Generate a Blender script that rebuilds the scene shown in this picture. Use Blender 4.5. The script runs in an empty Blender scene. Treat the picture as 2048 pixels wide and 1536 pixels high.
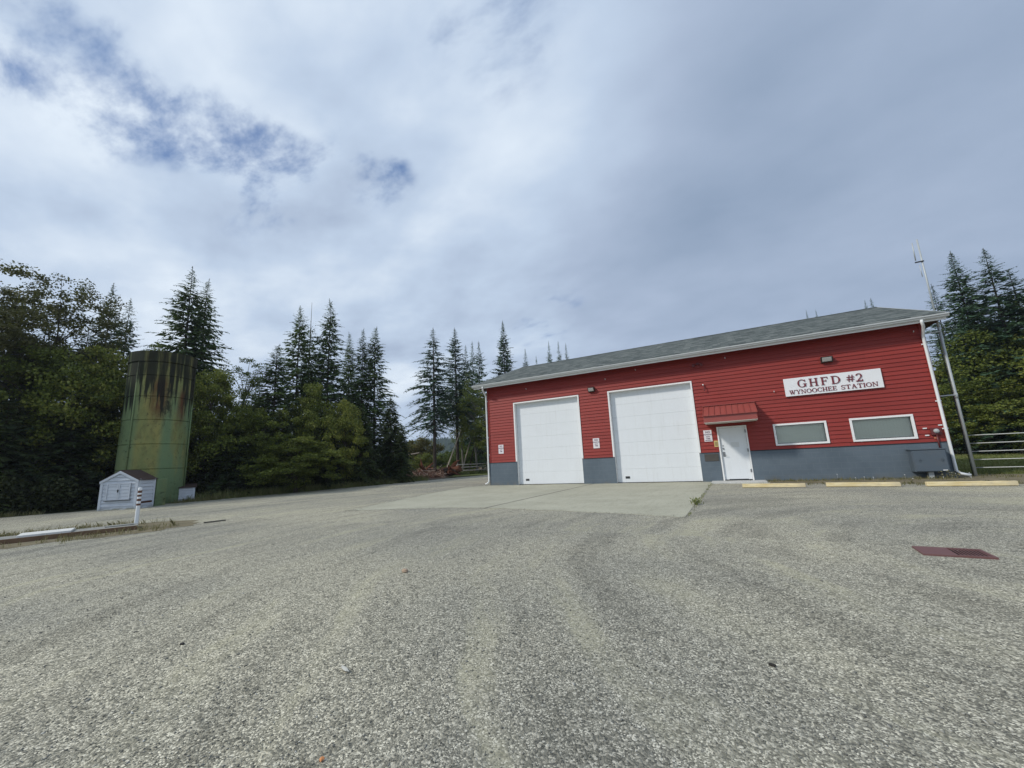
import bpy, bmesh, math, random
import numpy as np
from mathutils import Matrix, Vector

S = bpy.context.scene
C = S.collection
RAD = math.radians

# ------------------------------------------------------------------ camera
cam_d = bpy.data.cameras.new('camera')
cam = bpy.data.objects.new('camera', cam_d)
C.objects.link(cam)
cam_d.sensor_width = 36.0
cam_d.lens = 36.0 * 805.0 / 2048.0
cam_d.clip_start = 0.05
cam_d.clip_end = 6000
_r = (0.875141, 0.481399, -0.048818)
_u = (0.131694, -0.13989, 0.98137)
_f = (-0.465602, 0.865266, 0.185821)
cam.matrix_world = Matrix(((_r[0], _u[0], -_f[0], 0.0), (_r[1], _u[1], -_f[1], 0.0),
                           (_r[2], _u[2], -_f[2], 1.28), (0, 0, 0, 1)))
S.camera = cam

# ------------------------------------------------------------------ exposure
S.view_settings.view_transform = 'Standard'
S.view_settings.look = 'None'
S.view_settings.exposure = 0.0
S.view_settings.gamma = 1.0
S.render.engine = 'CYCLES'
S.cycles.use_denoising = True
S.cycles.max_bounces = 8
S.cycles.transparent_max_bounces = 16

# ------------------------------------------------------------------ sun
TO_SUN = Vector((-1.37, -1.35, 1.63)).normalized()
sun_d = bpy.data.lights.new('sun', 'SUN')
sun_d.energy = 2.6
sun_d.angle = RAD(6.0)
sun_d.color = (1.0, 0.95, 0.87)
sun = bpy.data.objects.new('sun', sun_d)
C.objects.link(sun)
sun.rotation_euler = TO_SUN.to_track_quat('Z', 'Y').to_euler()
sun.location = (-20, -20, 30)
SUN_EL = math.asin(TO_SUN.z)
SUN_AZ = math.atan2(TO_SUN.x, TO_SUN.y)

# ------------------------------------------------------------------ node helpers
class NT:
    """small wrapper: makes nodes, links sockets"""
    def __init__(self, tree):
        self.t = tree
        tree.nodes.clear()
    def n(self, typ, props=None, **ins):
        nd = self.t.nodes.new('ShaderNode' + typ)
        for k, v in (props or {}).items():
            setattr(nd, k, v)
        for k, v in ins.items():
            key = int(k[1:]) if k[0] == '_' else k.replace('__', ' ')
            self.set(nd.inputs[key], v)
        return nd
    def set(self, sock, v):
        if isinstance(v, bpy.types.NodeSocket):
            self.t.links.new(v, sock)
        elif isinstance(v, bpy.types.Node):
            self.t.links.new(v.outputs[0], sock)
        elif v is not None:
            if isinstance(v, (tuple, list)) and len(v) == 3 and sock.type == 'RGBA':
                v = (*v, 1.0)
            sock.default_value = v
    def m(self, op, a, b=None, c=None, clamp=False):
        nd = self.t.nodes.new('ShaderNodeMath')
        nd.operation = op
        nd.use_clamp = clamp
        for i, v in enumerate((a, b, c)):
            if v is not None:
                self.set(nd.inputs[i], v)
        return nd.outputs[0]
    def vm(self, op, a, b=None):
        nd = self.t.nodes.new('ShaderNodeVectorMath')
        nd.operation = op
        self.set(nd.inputs[0], a)
        if b is not None:
            self.set(nd.inputs[1] if op != 'SCALE' else nd.inputs['Scale'], b)
        return nd.outputs['Value'] if op in ('DOT_PRODUCT', 'LENGTH', 'DISTANCE') else nd.outputs[0]
    def mr(self, v, a, b, c=0.0, d=1.0, smooth=True):
        nd = self.t.nodes.new('ShaderNodeMapRange')
        nd.interpolation_type = 'SMOOTHSTEP' if smooth else 'LINEAR'
        for i, x in enumerate((v, a, b, c, d)):
            self.set(nd.inputs[i], x)
        return nd.outputs[0]
    def mix(self, f, a, b, blend='MIX'):
        nd = self.t.nodes.new('ShaderNodeMix')
        nd.data_type = 'RGBA'
        nd.blend_type = blend
        self.set(nd.inputs[0], f)
        self.set(nd.inputs[6], a)
        self.set(nd.inputs[7], b)
        return nd.outputs[2]
    def noise(self, vec, scale, detail=4.0, rough=0.55, dist=0.0, dim='3D'):
        nd = self.n('TexNoise', {'noise_dimensions': dim}, Vector=vec, Scale=scale, Detail=detail,
                    Roughness=rough, Distortion=dist)
        return nd.outputs[0]
    def mapping(self, vec, loc=(0, 0, 0), rot=(0, 0, 0), scale=(1, 1, 1)):
        return self.n('Mapping', None, Vector=vec, Location=loc, Rotation=rot, Scale=scale).outputs[0]
    def ramp(self, f, stops):
        nd = self.t.nodes.new('ShaderNodeValToRGB')
        e = nd.color_ramp.elements
        while len(e) < len(stops):
            e.new(0.5)
        for el, (p, c) in zip(e, stops):
            el.position = p
            el.color = (*c, 1.0)
        self.set(nd.inputs[0], f)
        return nd.outputs[0]

# ------------------------------------------------------------------ sky: broken cloud over a Nishita sky
W = bpy.data.worlds.new('World')
S.world = W
W.use_nodes = True
w = NT(W.node_tree)
sky = w.n('TexSky', {'sky_type': 'NISHITA', 'sun_disc': False, 'sun_elevation': SUN_EL, 'sun_rotation': SUN_AZ,
                     'air_density': 1.0, 'dust_density': 0.6, 'ozone_density': 1.5})
tc = w.n('TexCoord')
D0 = tc.outputs['Generated']
sep = w.n('SeparateXYZ', None, _0=D0)
dz = w.m('MAXIMUM', sep.outputs[2], 0.0)
den = w.m('ADD', dz, 0.22)
P = w.vm('DIVIDE', D0, w.n('CombineXYZ', None, _0=den, _1=den, _2=1.0).outputs[0])
Pr = w.mapping(P, rot=(0, 0, RAD(35)), scale=(0.95, 1.25, 1.0))
n_big = w.noise(Pr, 1.35, 4.0, 0.50, 0.1)
n_mid = w.noise(w.mapping(Pr, loc=(3.1, 7.7, 0)), 3.6, 6.0, 0.52, 0.05)
n_warp = w.n('TexNoise', None, Vector=w.mapping(P, scale=(1, 1, 1)), Scale=2.8, Detail=5.0, Roughness=0.55).outputs[1]
Dw = w.vm('ADD', D0, w.vm('SCALE', w.vm('SUBTRACT', n_warp, (0.5, 0.5, 0.5)), 0.10))
Dw = w.vm('NORMALIZE', Dw)
def lobe(d, r_in, r_out, amp):
    v = w.vm('DOT_PRODUCT', Dw, d)
    return w.mr(v, math.cos(RAD(r_out)), math.cos(RAD(r_in)), 0.0, amp)
def total(ls):
    s = ls[0]
    for x in ls[1:]:
        s = w.m('ADD', s, x)
    return s
gaps = total([lobe((-0.806, 0.100, 0.583), 0, 6.5, 0.10), lobe((-0.80, 0.16, 0.580), 0, 7.0, 0.24), lobe((-0.742, 0.156, 0.651), 0, 9.0, 0.20),
              lobe((-0.733, 0.296, 0.613), 0, 6.0, 0.16), lobe((-0.748, 0.360, 0.558), 0, 9.0, 0.20), lobe((-0.708, 0.425, 0.565), 0, 7.0, 0.14),
              lobe((-0.591, 0.514, 0.621), 0, 7.0, 0.27), lobe((-0.317, 0.5, 0.806), 0, 14, 0.15), lobe((-0.371, 0.863, 0.342), 0, 8, 0.17)])
lit = total([lobe((-0.845, 0.117, 0.522), 0, 8, 0.28), lobe((-0.656, 0.287, 0.698), 0, 16, 0.22),
             lobe((-0.82, 0.202, 0.536), 0, 8, 0.16), lobe((-0.209, 0.629, 0.748), 0, 22, 0.20),
             lobe((-0.29, 0.634, 0.717), 0, 11, 0.07), lobe((-0.917, 0.284, 0.281), 0, 14, 0.12),
             lobe((-0.516, 0.655, 0.552), 0, 18, 0.07), lobe((-0.829, 0.429, 0.358), 0, 18, 0.02),
             lobe((-0.683, 0.705, 0.19), 0, 4.5, 0.3)])
dull = total([lobe((0.329, 0.844, 0.423), 5, 48, 0.24), lobe((0.182, 0.737, 0.651), 0, 24, 0.07),
              lobe((-0.069, 0.866, 0.495), 0, 10, 0.09), lobe((-0.804, 0.362, 0.471), 0, 9, 0.10),
              lobe((-0.854, 0.169, 0.491), 0, 6, 0.08)])
n_streak = w.noise(w.mapping(P, loc=(5.3, 1.9, 0), rot=(0, 0, RAD(62)), scale=(1.0, 1.9, 1.0)), 3.4, 8.0, 0.60, 0.1)
n_streak = w.m('ADD', 0.5, w.m('MULTIPLY', w.m('SUBTRACT', n_streak, 0.5), 1.9))
shade = w.m('ADD', w.m('ADD', w.m('MULTIPLY', n_big, 0.60), -0.01), w.m('MULTIPLY', n_mid, 0.70))
calm = lobe((0.329, 0.844, 0.423), 8, 58, 0.62)
shade = w.m('ADD', 0.585, w.m('MULTIPLY', w.m('SUBTRACT', shade, 0.585), w.m('SUBTRACT', 1.0, calm)))
shade = w.m('SUBTRACT', w.m('ADD', shade, lit), dull)
cloud = w.ramp(shade, [(0.20, (2.75, 3.6, 5.0)), (0.48, (4.15, 5.05, 6.6)), (0.70, (5.4, 6.5, 8.1)), (1.0, (8.0, 8.9, 9.9))])
hole = w.mr(w.m('ADD', n_streak, gaps), 0.64, 1.14, 0.0, 1.0)
cover = w.m('SUBTRACT', 1.0, w.m('MULTIPLY', hole, w.mr(gaps, 0.02, 0.22, 0.0, 0.82)), clamp=True)
sky_c = w.vm('ADD', w.vm('MULTIPLY', sky.outputs[0], (0.12, 0.22, 0.32)), (0.15, 0.85, 2.7))
col = w.mix(cover, sky_c, cloud)
bg = w.n('Background', None, Color=col, Strength=0.10)
out = w.n('OutputWorld')
w.t.links.new(bg.outputs[0], out.inputs[0])

# ------------------------------------------------------------------ objects: naming and mesh helpers
def tag(o, label=None, cat=None, group=None, kind=None):
    if label: o['label'] = label
    if cat: o['category'] = cat
    if group: o['group'] = group
    if kind: o['kind'] = kind
    return o

def thing(name, label, cat, loc=(0, 0, 0), rz=0.0, group=None):
    o = bpy.data.objects.new(name, None)
    o.empty_display_size = 0.2
    C.objects.link(o)
    o.location = loc
    o.rotation_euler = (0, 0, rz)
    return tag(o, label, cat, group)

def dup(root, loc, rz=0.0, scale=(1, 1, 1), label=None, group=None):
    def cp(o, parent):
        c = o.copy()
        C.objects.link(c)
        c.parent = parent
        for ch in o.children:
            cp(ch, c)
        return c
    r = cp(root, None)
    r.location = loc
    r.rotation_euler = (0, 0, rz)
    r.scale = scale
    if label: r['label'] = label
    if group: r['group'] = group
    return r

class MB:
    def __init__(self):
        self.v = []
        self.f = []
    def add(self, vs, fs):
        b = len(self.v)
        self.v.extend(tuple(x) for x in vs)
        self.f.extend(tuple(i + b for i in f) for f in fs)
        return self
    def box(self, x0, x1, y0, y1, z0, z1, mat=None):
        vs = [(x, y, z) for z in (z0, z1) for y in (y0, y1) for x in (x0, x1)]
        if mat is not None:
            vs = [mat @ Vector(p) for p in vs]
        return self.add(vs, [(0, 2, 3, 1), (4, 5, 7, 6), (0, 1, 5, 4), (2, 6, 7, 3), (0, 4, 6, 2), (1, 3, 7, 5)])
    def quad(self, a, b, c, d):
        return self.add((a, b, c, d), [(0, 1, 2, 3)])
    def poly(self, pts):
        return self.add(pts, [tuple(range(len(pts)))])
    def prism(self, pts, z0, z1):
        n = len(pts)
        vs = [(x, y, z0) for x, y in pts] + [(x, y, z1) for x, y in pts]
        fs = [tuple(range(n - 1, -1, -1)), tuple(range(n, 2 * n))]
        fs += [(i, (i + 1) % n, n + (i + 1) % n, n + i) for i in range(n)]
        return self.add(vs, fs)
    def extrude_y(self, pts, y0, y1):
        """polygon given in (x, z), pushed from y0 (front) to y1"""
        n = len(pts)
        vs = [(x, y0, z) for x, z in pts] + [(x, y1, z) for x, z in pts]
        fs = [tuple(range(n)), tuple(range(2 * n - 1, n - 1, -1))]
        fs += [((i + 1) % n, i, n + i, n + (i + 1) % n) for i in range(n)]
        return self.add(vs, fs)
    def tube(self, pts, r, n=8, cap=True):
        pts = [Vector(p) for p in pts]
        rs = r if isinstance(r, (list, tuple)) else [r] * len(pts)
        rings = []
        ref = None
        for i, p in enumerate(pts):
            d = (pts[min(i + 1, len(pts) - 1)] - pts[max(i - 1, 0)]).normalized()
            if ref is None or abs(ref.dot(d)) > 0.98:
                ref = Vector((1, 0, 0)) if abs(d.x) < 0.8 else Vector((0, 1, 0))
            a = (ref - d * ref.dot(d)).normalized()
            b = d.cross(a)
            ref = a
            rings.append([p + a * (rs[i] * math.cos(2 * math.pi * k / n)) + b * (rs[i] * math.sin(2 * math.pi * k / n)) for k in range(n)])
        vs = [q for ring in rings for q in ring]
        fs = []
        for i in range(len(pts) - 1):
            for k in range(n):
                fs.append((i * n + k, i * n + (k + 1) % n, (i + 1) * n + (k + 1) % n, (i + 1) * n + k))
        if cap:
            fs.append(tuple(range(n - 1, -1, -1)))
            fs.append(tuple((len(pts) - 1) * n + k for k in range(n)))
        return self.add(vs, fs)
    def lathe(self, prof, n=48, loc=(0, 0, 0)):
        vs = []
        for r, z in prof:
            for k in range(n):
                a = 2 * math.pi * k / n
                vs.append((loc[0] + r * math.cos(a), loc[1] + r * math.sin(a), loc[2] + z))
        fs = []
        for i in range(len(prof) - 1):
            for k in range(n):
                fs.append((i * n + k, i * n + (k + 1) % n, (i + 1) * n + (k + 1) % n, (i + 1) * n + k))
        return self.add(vs, fs)

def obj(name, mb, mat, parent=None, bevel=0.0, smooth=False, loc=None):
    me = bpy.data.meshes.new(name)
    if isinstance(mb, MB):
        me.from_pydata(mb.v, [], mb.f)
    else:
        me = mb
        me.name = name
    me.materials.clear()
    me.materials.append(mat)
    if smooth:
        me.polygons.foreach_set('use_smooth', [True] * len(me.polygons))
    me.update()
    o = bpy.data.objects.new(name, me)
    C.objects.link(o)
    if parent is not None:
        o.parent = parent
    if loc is not None:
        o.location = loc
    if bevel:
        b = o.modifiers.new('bevel', 'BEVEL')
        b.width = bevel
        b.segments = 2
        b.limit_method = 'ANGLE'
        b.angle_limit = RAD(40)
    return o

def fast_mesh(name, V, F):
    """V (n,3) array, F (m,k) array of equal sized faces"""
    V = np.asarray(V, np.float32)
    F = np.asarray(F, np.int32)
    me = bpy.data.meshes.new(name)
    me.vertices.add(len(V))
    me.vertices.foreach_set('co', V.ravel())
    k = F.shape[1]
    me.loops.add(F.size)
    me.loops.foreach_set('vertex_index', F.ravel())
    me.polygons.add(len(F))
    me.polygons.foreach_set('loop_start', np.arange(0, F.size, k, dtype=np.int32))
    me.polygons.foreach_set('loop_total', np.full(len(F), k, np.int32))
    me.update(calc_edges=True)
    me.validate()
    return me

# ------------------------------------------------------------------ materials
def new_mat(name):
    m = bpy.data.materials.new(name)
    m.use_nodes = True
    return m, NT(m.node_tree)

def finish(t, color, rough=0.7, spec=0.3, bump=None, bstr=0.2, bdist=0.01, metal=0.0):
    p = t.n('BsdfPrincipled')
    t.set(p.inputs['Base Color'], color)
    t.set(p.inputs['Roughness'], rough)
    t.set(p.inputs['Metallic'], metal)
    t.set(p.inputs['Specular IOR Level'], spec)
    if bump is not None:
        b = t.n('Bump', None, Height=bump, Strength=bstr, Distance=bdist)
        t.t.links.new(b.outputs[0], p.inputs['Normal'])
    o = t.n('OutputMaterial')
    t.t.links.new(p.outputs[0], o.inputs[0])
    return p

def paint(name, col, rough=0.5, spec=0.35, var=0.10, scale=3.0, dirt=None, dirt_amt=0.0, metal=0.0, streak=False):
    """painted or plain surface with uneven tone, faint stains and a rough grain"""
    m, t = new_mat(name)
    co = t.n('TexCoord').outputs['Object']
    n1 = t.noise(co, scale, 5.0, 0.6)
    n2 = t.noise(co, scale * 14, 3.0, 0.6)
    f = t.m('ADD', t.m('MULTIPLY', t.m('SUBTRACT', n1, 0.5), 2 * var), t.m('MULTIPLY', t.m('SUBTRACT', n2, 0.5), var))
    c = t.mix(1.0, col, t.n('CombineColor', None, _0=t.m('ADD', f, 1.0), _1=t.m('ADD', f, 1.0), _2=t.m('ADD', f, 1.0)).outputs[0], 'MULTIPLY')
    if dirt:
        sc = (5.0, 5.0, 0.35) if streak else (1.3, 1.3, 1.3)
        d = t.noise(t.mapping(co, scale=sc), 2.2, 6.0, 0.65)
        c = t.mix(t.mr(d, 0.48, 0.80, 0.0, dirt_amt), c, dirt)
    r = t.m('ADD', rough, t.m('MULTIPLY', t.m('SUBTRACT', n1, 0.5), 0.25))
    finish(t, c, r, spec, n2, 0.12, 0.004, metal)
    return m

WHITE = paint('white_paint', (0.78, 0.80, 0.80), 0.45, 0.4, 0.04, 2.0, (0.45, 0.43, 0.38), 0.25, streak=True)
TRIM = paint('white_trim', (0.82, 0.82, 0.81), 0.5, 0.3, 0.03, 2.0, (0.5, 0.47, 0.42), 0.15)
DARK = paint('dark_plastic', (0.03, 0.032, 0.035), 0.5, 0.4, 0.1)
GALV = paint('galvanised_metal', (0.44, 0.47, 0.47), 0.5, 0.5, 0.12, 6.0, (0.25, 0.25, 0.24), 0.3, metal=0.2)
BLACK = paint('rubber_and_pit_black', (0.012, 0.012, 0.013), 0.8, 0.2)
# ------------------------------------------------------------------ the ground and its sheets
def ground_coords(t):
    co = t.n('TexCoord').outputs['Object']
    return co

def mat_gravel():
    m, t = new_mat('crushed_gravel')
    co = ground_coords(t)
    s = t.n('SeparateXYZ', None, _0=co)
    v1 = t.n('TexVoronoi', None, Vector=co, Scale=128.0, Randomness=1.0)
    v2 = t.n('TexVoronoi', None, Vector=t.mapping(co, loc=(3.3, 1.7, 0)), Scale=74.0, Randomness=1.0)
    r1 = t.n('SeparateColor', None, _0=v1.outputs['Color']).outputs[0]
    r2 = t.n('SeparateColor', None, _0=v2.outputs['Color']).outputs[1]
    g1 = t.ramp(r1, [(0.0, (0.090, 0.091, 0.082)), (0.4, (0.205, 0.203, 0.176)), (0.75, (0.315, 0.310, 0.268)), (0.95, (0.58, 0.57, 0.505))])
    g2 = t.ramp(r2, [(0.0, (0.105, 0.106, 0.094)), (0.6, (0.235, 0.232, 0.200)), (1.0, (0.46, 0.45, 0.395))])
    v3 = t.n('TexVoronoi', None, Vector=t.mapping(co, loc=(7.3, 5.7, 0)), Scale=40.0, Randomness=1.0)
    r3 = t.n('SeparateColor', None, _0=v3.outputs['Color'])
    spark = t.m('MULTIPLY', t.mr(v3.outputs['Distance'], 0.40, 0.28), t.m('GREATER_THAN', r3.outputs[0], 0.90))
    spot = t.m('MULTIPLY', t.mr(v3.outputs['Distance'], 0.42, 0.30), t.m('LESS_THAN', r3.outputs[0], 0.13))
    pick = t.mr(t.noise(co, 9.0, 2.0), 0.46, 0.56)
    stone = t.mix(pick, g1, g2)
    stone = t.mix(t.m('MULTIPLY', spark, 0.8), stone, (0.60, 0.59, 0.53))
    stone = t.mix(t.m('MULTIPLY', spot, 0.7), stone, (0.085, 0.09, 0.088))
    # wheel tracks: long curved bands, warped, where fines show and stones are pushed aside
    warp = t.noise(co, 0.35, 3.0, 0.5)
    rr = t.vm('DISTANCE', t.vm('MULTIPLY', co, (1, 1, 0)), (3.8, 7.0, 0.0))
    rad = t.m('ADD', rr, t.m('MULTIPLY', warp, 1.1))
    ang = t.m('ARCTAN2', t.m('SUBTRACT', s.outputs[1], 7.0), t.m('SUBTRACT', s.outputs[0], 3.8))
    bandco = t.n('CombineXYZ', None, _0=t.m('MULTIPLY', rad, 1.5), _1=t.m('MULTIPLY', ang, 1.0), _2=0.0).outputs[0]
    bands = t.noise(bandco, 1.1, 4.0, 0.6)
    patch = t.noise(t.mapping(co, loc=(11, 4, 0)), 0.5, 5.0, 0.62, 0.4)
    fine_f = t.m('MULTIPLY', t.mr(bands, 0.50, 0.66), t.mr(patch, 0.40, 0.58, 0.25, 1.0))
    grain = t.noise(co, 160.0, 2.0, 0.7)
    fines = t.mix(grain, (0.25, 0.245, 0.175), (0.40, 0.39, 0.29))
    near = t.mix(t.m('MULTIPLY', fine_f, t.mr(t.noise(co, 30.0, 3.0, 0.7), 0.35, 0.65, 0.25, 0.62)), stone, fines)
    tone = t.noise(co, 0.22, 4.0, 0.55)
    blue = t.mix(t.mr(tone, 0.36, 0.66), (1.08, 1.06, 1.00), (1.44, 1.38, 1.22))
    c = t.mix(1.0, near, blue, 'MULTIPLY')
    dark = t.mr(bands, 0.34, 0.49, 0.80, 1.0)
    c = t.mix(1.0, c, t.n('CombineColor', None, _0=dark, _1=dark, _2=dark).outputs[0], 'MULTIPLY')
    h1 = t.m('SUBTRACT', 1.0, v1.outputs['Distance'])
    h2 = t.m('SUBTRACT', 1.0, v2.outputs['Distance'])
    hh = t.m('ADD', t.m('MULTIPLY', h1, 0.6), t.m('MULTIPLY', t.m('MULTIPLY', h2, pick), 0.9))
    hh = t.m('MULTIPLY', hh, t.m('SUBTRACT', 1.0, t.m('MULTIPLY', fine_f, 0.75)))
    finish(t, c, 0.9, 0.2, hh, 0.75, 0.010)
    return m

def mat_concrete(name, a, b, scale=40.0):
    m, t = new_mat(name)
    co = ground_coords(t)
    n0 = t.noise(co, 0.7, 5.0, 0.6)
    n1 = t.noise(co, 4.0, 5.0, 0.65)
    v = t.n('TexVoronoi', None, Vector=co, Scale=scale * 2)
    sp = t.n('SeparateColor', None, _0=v.outputs['Color']).outputs[0]
    c = t.mix(t.mr(n0, 0.3, 0.7), a, b)
    c = t.mix(t.mr(n1, 0.5, 0.75, 0, 0.35), c, tuple(x * 0.72 for x in a))
    c = t.mix(t.m('MULTIPLY', sp, 0.28), c, tuple(min(1, x * 1.45) for x in b))
    c = t.mix(t.mr(sp, 0.0, 0.25, 0.4, 0.0), c, tuple(x * 0.45 for x in a))
    fl = t.noise(t.mapping(co, scale=(6.0, 0.8, 1)), 1.3, 4.0, 0.6)
    c = t.mix(t.mr(fl, 0.50, 0.70, 0, 0.20), c, tuple(x * 0.55 for x in a))
    # oil drips and tyre marks
    st = t.noise(t.mapping(co, scale=(0.5, 1.6, 1)), 1.7, 4.0, 0.6)
    c = t.mix(t.mr(st, 0.60, 0.74, 0, 0.22), c, (0.12, 0.12, 0.11))
    finish(t, c, 0.88, 0.25, sp, 0.25, 0.004)
    return m

def mat_soil(name, stops, scale=1.4, fine=45.0, bstr=0.6):
    m, t = new_mat(name)
    co = ground_coords(t)
    n = t.noise(co, scale, 6.0, 0.65, 0.3)
    f = t.noise(co, fine, 3.0, 0.65)
    k = t.m('ADD', t.m('MULTIPLY', n, 0.7), t.m('MULTIPLY', f, 0.3))
    finish(t, t.ramp(k, stops), 0.95, 0.1, f, bstr, 0.03)
    return m

GRAVEL = mat_gravel()
APRON = mat_concrete('apron_concrete', (0.33, 0.322, 0.248), (0.41, 0.40, 0.312))
PALE_CONC = mat_concrete('pale_concrete', (0.42, 0.42, 0.39), (0.55, 0.55, 0.52))
FLOOR = mat_soil('forest_floor', [(0.3, (0.012, 0.016, 0.007)), (0.5, (0.03, 0.034, 0.014)), (0.7, (0.055, 0.045, 0.022))])
DIRT = mat_soil('dry_dirt', [(0.28, (0.10, 0.088, 0.06)), (0.5, (0.20, 0.175, 0.115)), (0.72, (0.27, 0.235, 0.155))], 2.2, 60.0)
LAWN = mat_soil('lawn_soil', [(0.3, (0.10, 0.13, 0.04)), (0.5, (0.16, 0.19, 0.065)), (0.72, (0.23, 0.25, 0.10))], 1.2, 70.0)  # greens brightened to stand in for sunlight lost in the building's shadow
SLASH = mat_soil('slash_soil', [(0.3, (0.06, 0.042, 0.03)), (0.5, (0.14, 0.10, 0.075)), (0.72, (0.22, 0.17, 0.13))], 1.1, 20.0)

def jitter_line(pts, step, amp, rng):
    out = []
    n = len(pts)
    for i in range(n):
        a = np.array(pts[i][:2], float)
        b = np.array(pts[(i + 1) % n][:2], float)
        L = np.linalg.norm(b - a)
        k = max(1, int(L / step))
        nrm = np.array([-(b - a)[1], (b - a)[0]]) / max(L, 1e-6)
        for j in range(k):
            p = a + (b - a) * (j / k)
            out.append(tuple(p + nrm * rng.normal(0, amp)))
    return out

rng = np.random.default_rng(7)

def sheet(name, pts, z, mat):
    o = obj(name, MB().poly([(x, y, z) for x, y in pts]), mat)
    return tag(o, kind='structure')

# terrain: flat round the station, one sheet to the horizon
g = MB().quad((-630, -610, 0), (630, -610, 0), (630, 650, 0), (-630, 650, 0))
tag(obj('ground', g, FLOOR), kind='structure')
lot = [(16, -14), (16, 17.2), (11, 18.0), (6.6, 19.4), (6.6, 33), (-12, 35.5), (-18.5, 41), (-21.2, 34.5), (-22.6, 26.5),
       (-23.0, 21.0), (-23.6, 16.5), (-24.3, 12.2), (-25.2, 8.0), (-26.3, 5.0), (-28.5, 0), (-31, -14)]
sheet('gravel_lot', jitter_line(lot, 0.35, 0.09, rng), 0.004, GRAVEL)
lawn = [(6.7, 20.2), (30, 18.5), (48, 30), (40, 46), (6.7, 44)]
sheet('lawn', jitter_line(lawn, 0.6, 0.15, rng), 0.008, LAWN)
dirt = [(0.9, 17.7), (0.9, 18.86), (6.25, 18.86), (6.7, 20.3), (18, 18.9), (18, 15.2), (11, 15.9), (6.4, 16.1), (4.6, 16.6), (3.0, 16.9), (1.8, 17.5)]
sheet('dirt_strip', jitter_line(dirt, 0.25, 0.07, rng), 0.012, DIRT)
isl_dirt = [(-16.7, -3.5), (-15.2, -0.5), (-14.0, 1.6), (-13.0, 3.5), (-12.6, 4.9), (-13.0, 5.9), (-13.9, 6.3), (-15.0, 6.1), (-16.4, 4.2), (-18.3, 0.5), (-20, -3.5)]
sheet('dirt_verge', jitter_line(isl_dirt, 0.3, 0.13, rng), 0.008, DIRT)
sl = [(-23.4, 29.8), (-23.2, 26.2), (-27, 25.4), (-44, 38), (-70, 60), (-60, 90), (-40, 66), (-33.5, 47), (-26.8, 34.6)]
sheet('slash_clearing', jitter_line(sl, 1.0, 0.3, rng), 0.010, SLASH)

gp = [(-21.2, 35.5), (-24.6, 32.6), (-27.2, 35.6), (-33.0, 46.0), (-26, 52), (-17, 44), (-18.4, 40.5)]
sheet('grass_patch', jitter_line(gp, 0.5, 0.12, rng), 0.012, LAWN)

# concrete apron in front of the two bays, gravel kicked over its front edge
def curve(pts, n=10):
    out = []
    P = [pts[0]] + pts + [pts[-1]]
    for i in range(1, len(P) - 2):
        for k in range(n):
            u = k / n
            a, b, c, d = (np.array(P[j], float) for j in (i - 1, i, i + 1, i + 2))
            out.append(tuple(0.5 * ((2 * b) + (c - a) * u + (2 * a - 5 * b + 4 * c - d) * u * u + (3 * b - a - 3 * c + d) * u ** 3)))
    out.append(tuple(pts[-1]))
    return out
front = curve([(-1.03, 8.88), (-3.6, 9.45), (-6.25, 9.84), (-8.6, 9.5), (-10.62, 8.79)])
left = curve([(-10.62, 8.79), (-11.4, 11.6), (-12.1, 14.6), (-12.75, 18.1)])
front = [(x + rng.normal(0, .025), y + rng.normal(0, .035)) for x, y in front]
left = [(x + rng.normal(0, .05), y + rng.normal(0, .03)) for x, y in left]
ap = [(-1.03, 18.85)] + front + left[1:] + [(-11.9, 18.5), (-11.75, 18.85)]
am = MB()
am.prism(ap, -0.05, 0.011)
apron = tag(obj('concrete_apron', am, APRON), kind='structure')
jm = MB().quad((-6.35, 9.8, 0.0145), (-6.30, 9.8, 0.0145), (-6.02, 18.84, 0.0145), (-6.07, 18.84, 0.0145))
jmat = paint('joint_tar', (0.13, 0.13, 0.115), 0.9, 0.1, 0.3, 4.0)
tag(obj('apron_joint', jm, jmat), kind='structure')
lm = MB().box(-1.02, 0.86, 17.72, 18.85, -0.05, 0.045)
tag(obj('door_landing', lm, PALE_CONC, bevel=0.006), kind='structure')

# gravel: loose stones lying on the lot near the viewer and along the apron's edge
def rocks(pos, size, rng):
    n = len(pos)
    base = np.array([(1, 0, 0), (-1, 0, 0), (0, 1, 0), (0, -1, 0), (0, 0, 1), (0, 0, -1)], float)
    F0 = np.array([(0, 2, 4), (2, 1, 4), (1, 3, 4), (3, 0, 4), (2, 0, 5), (1, 2, 5), (3, 1, 5), (0, 3, 5)])
    V = base[None] * rng.uniform(0.55, 1.25, (n, 6, 1)) + rng.normal(0, 0.22, (n, 6, 3))
    V *= np.stack([rng.uniform(0.8, 1.5, n), rng.uniform(0.6, 1.0, n), rng.uniform(0.35, 0.75, n)], 1)[:, None]
    a = rng.uniform(0, 2 * np.pi, n)
    c, s = np.cos(a)[:, None], np.sin(a)[:, None]
    x, y = V[:, :, 0] * c - V[:, :, 1] * s, V[:, :, 0] * s + V[:, :, 1] * c
    V = np.stack([x, y, V[:, :, 2]], 2) * size[:, None, None] + pos[:, None]
    return V.reshape(-1, 3), (F0[None] + (np.arange(n) * 6)[:, None, None]).reshape(-1, 3)

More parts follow.
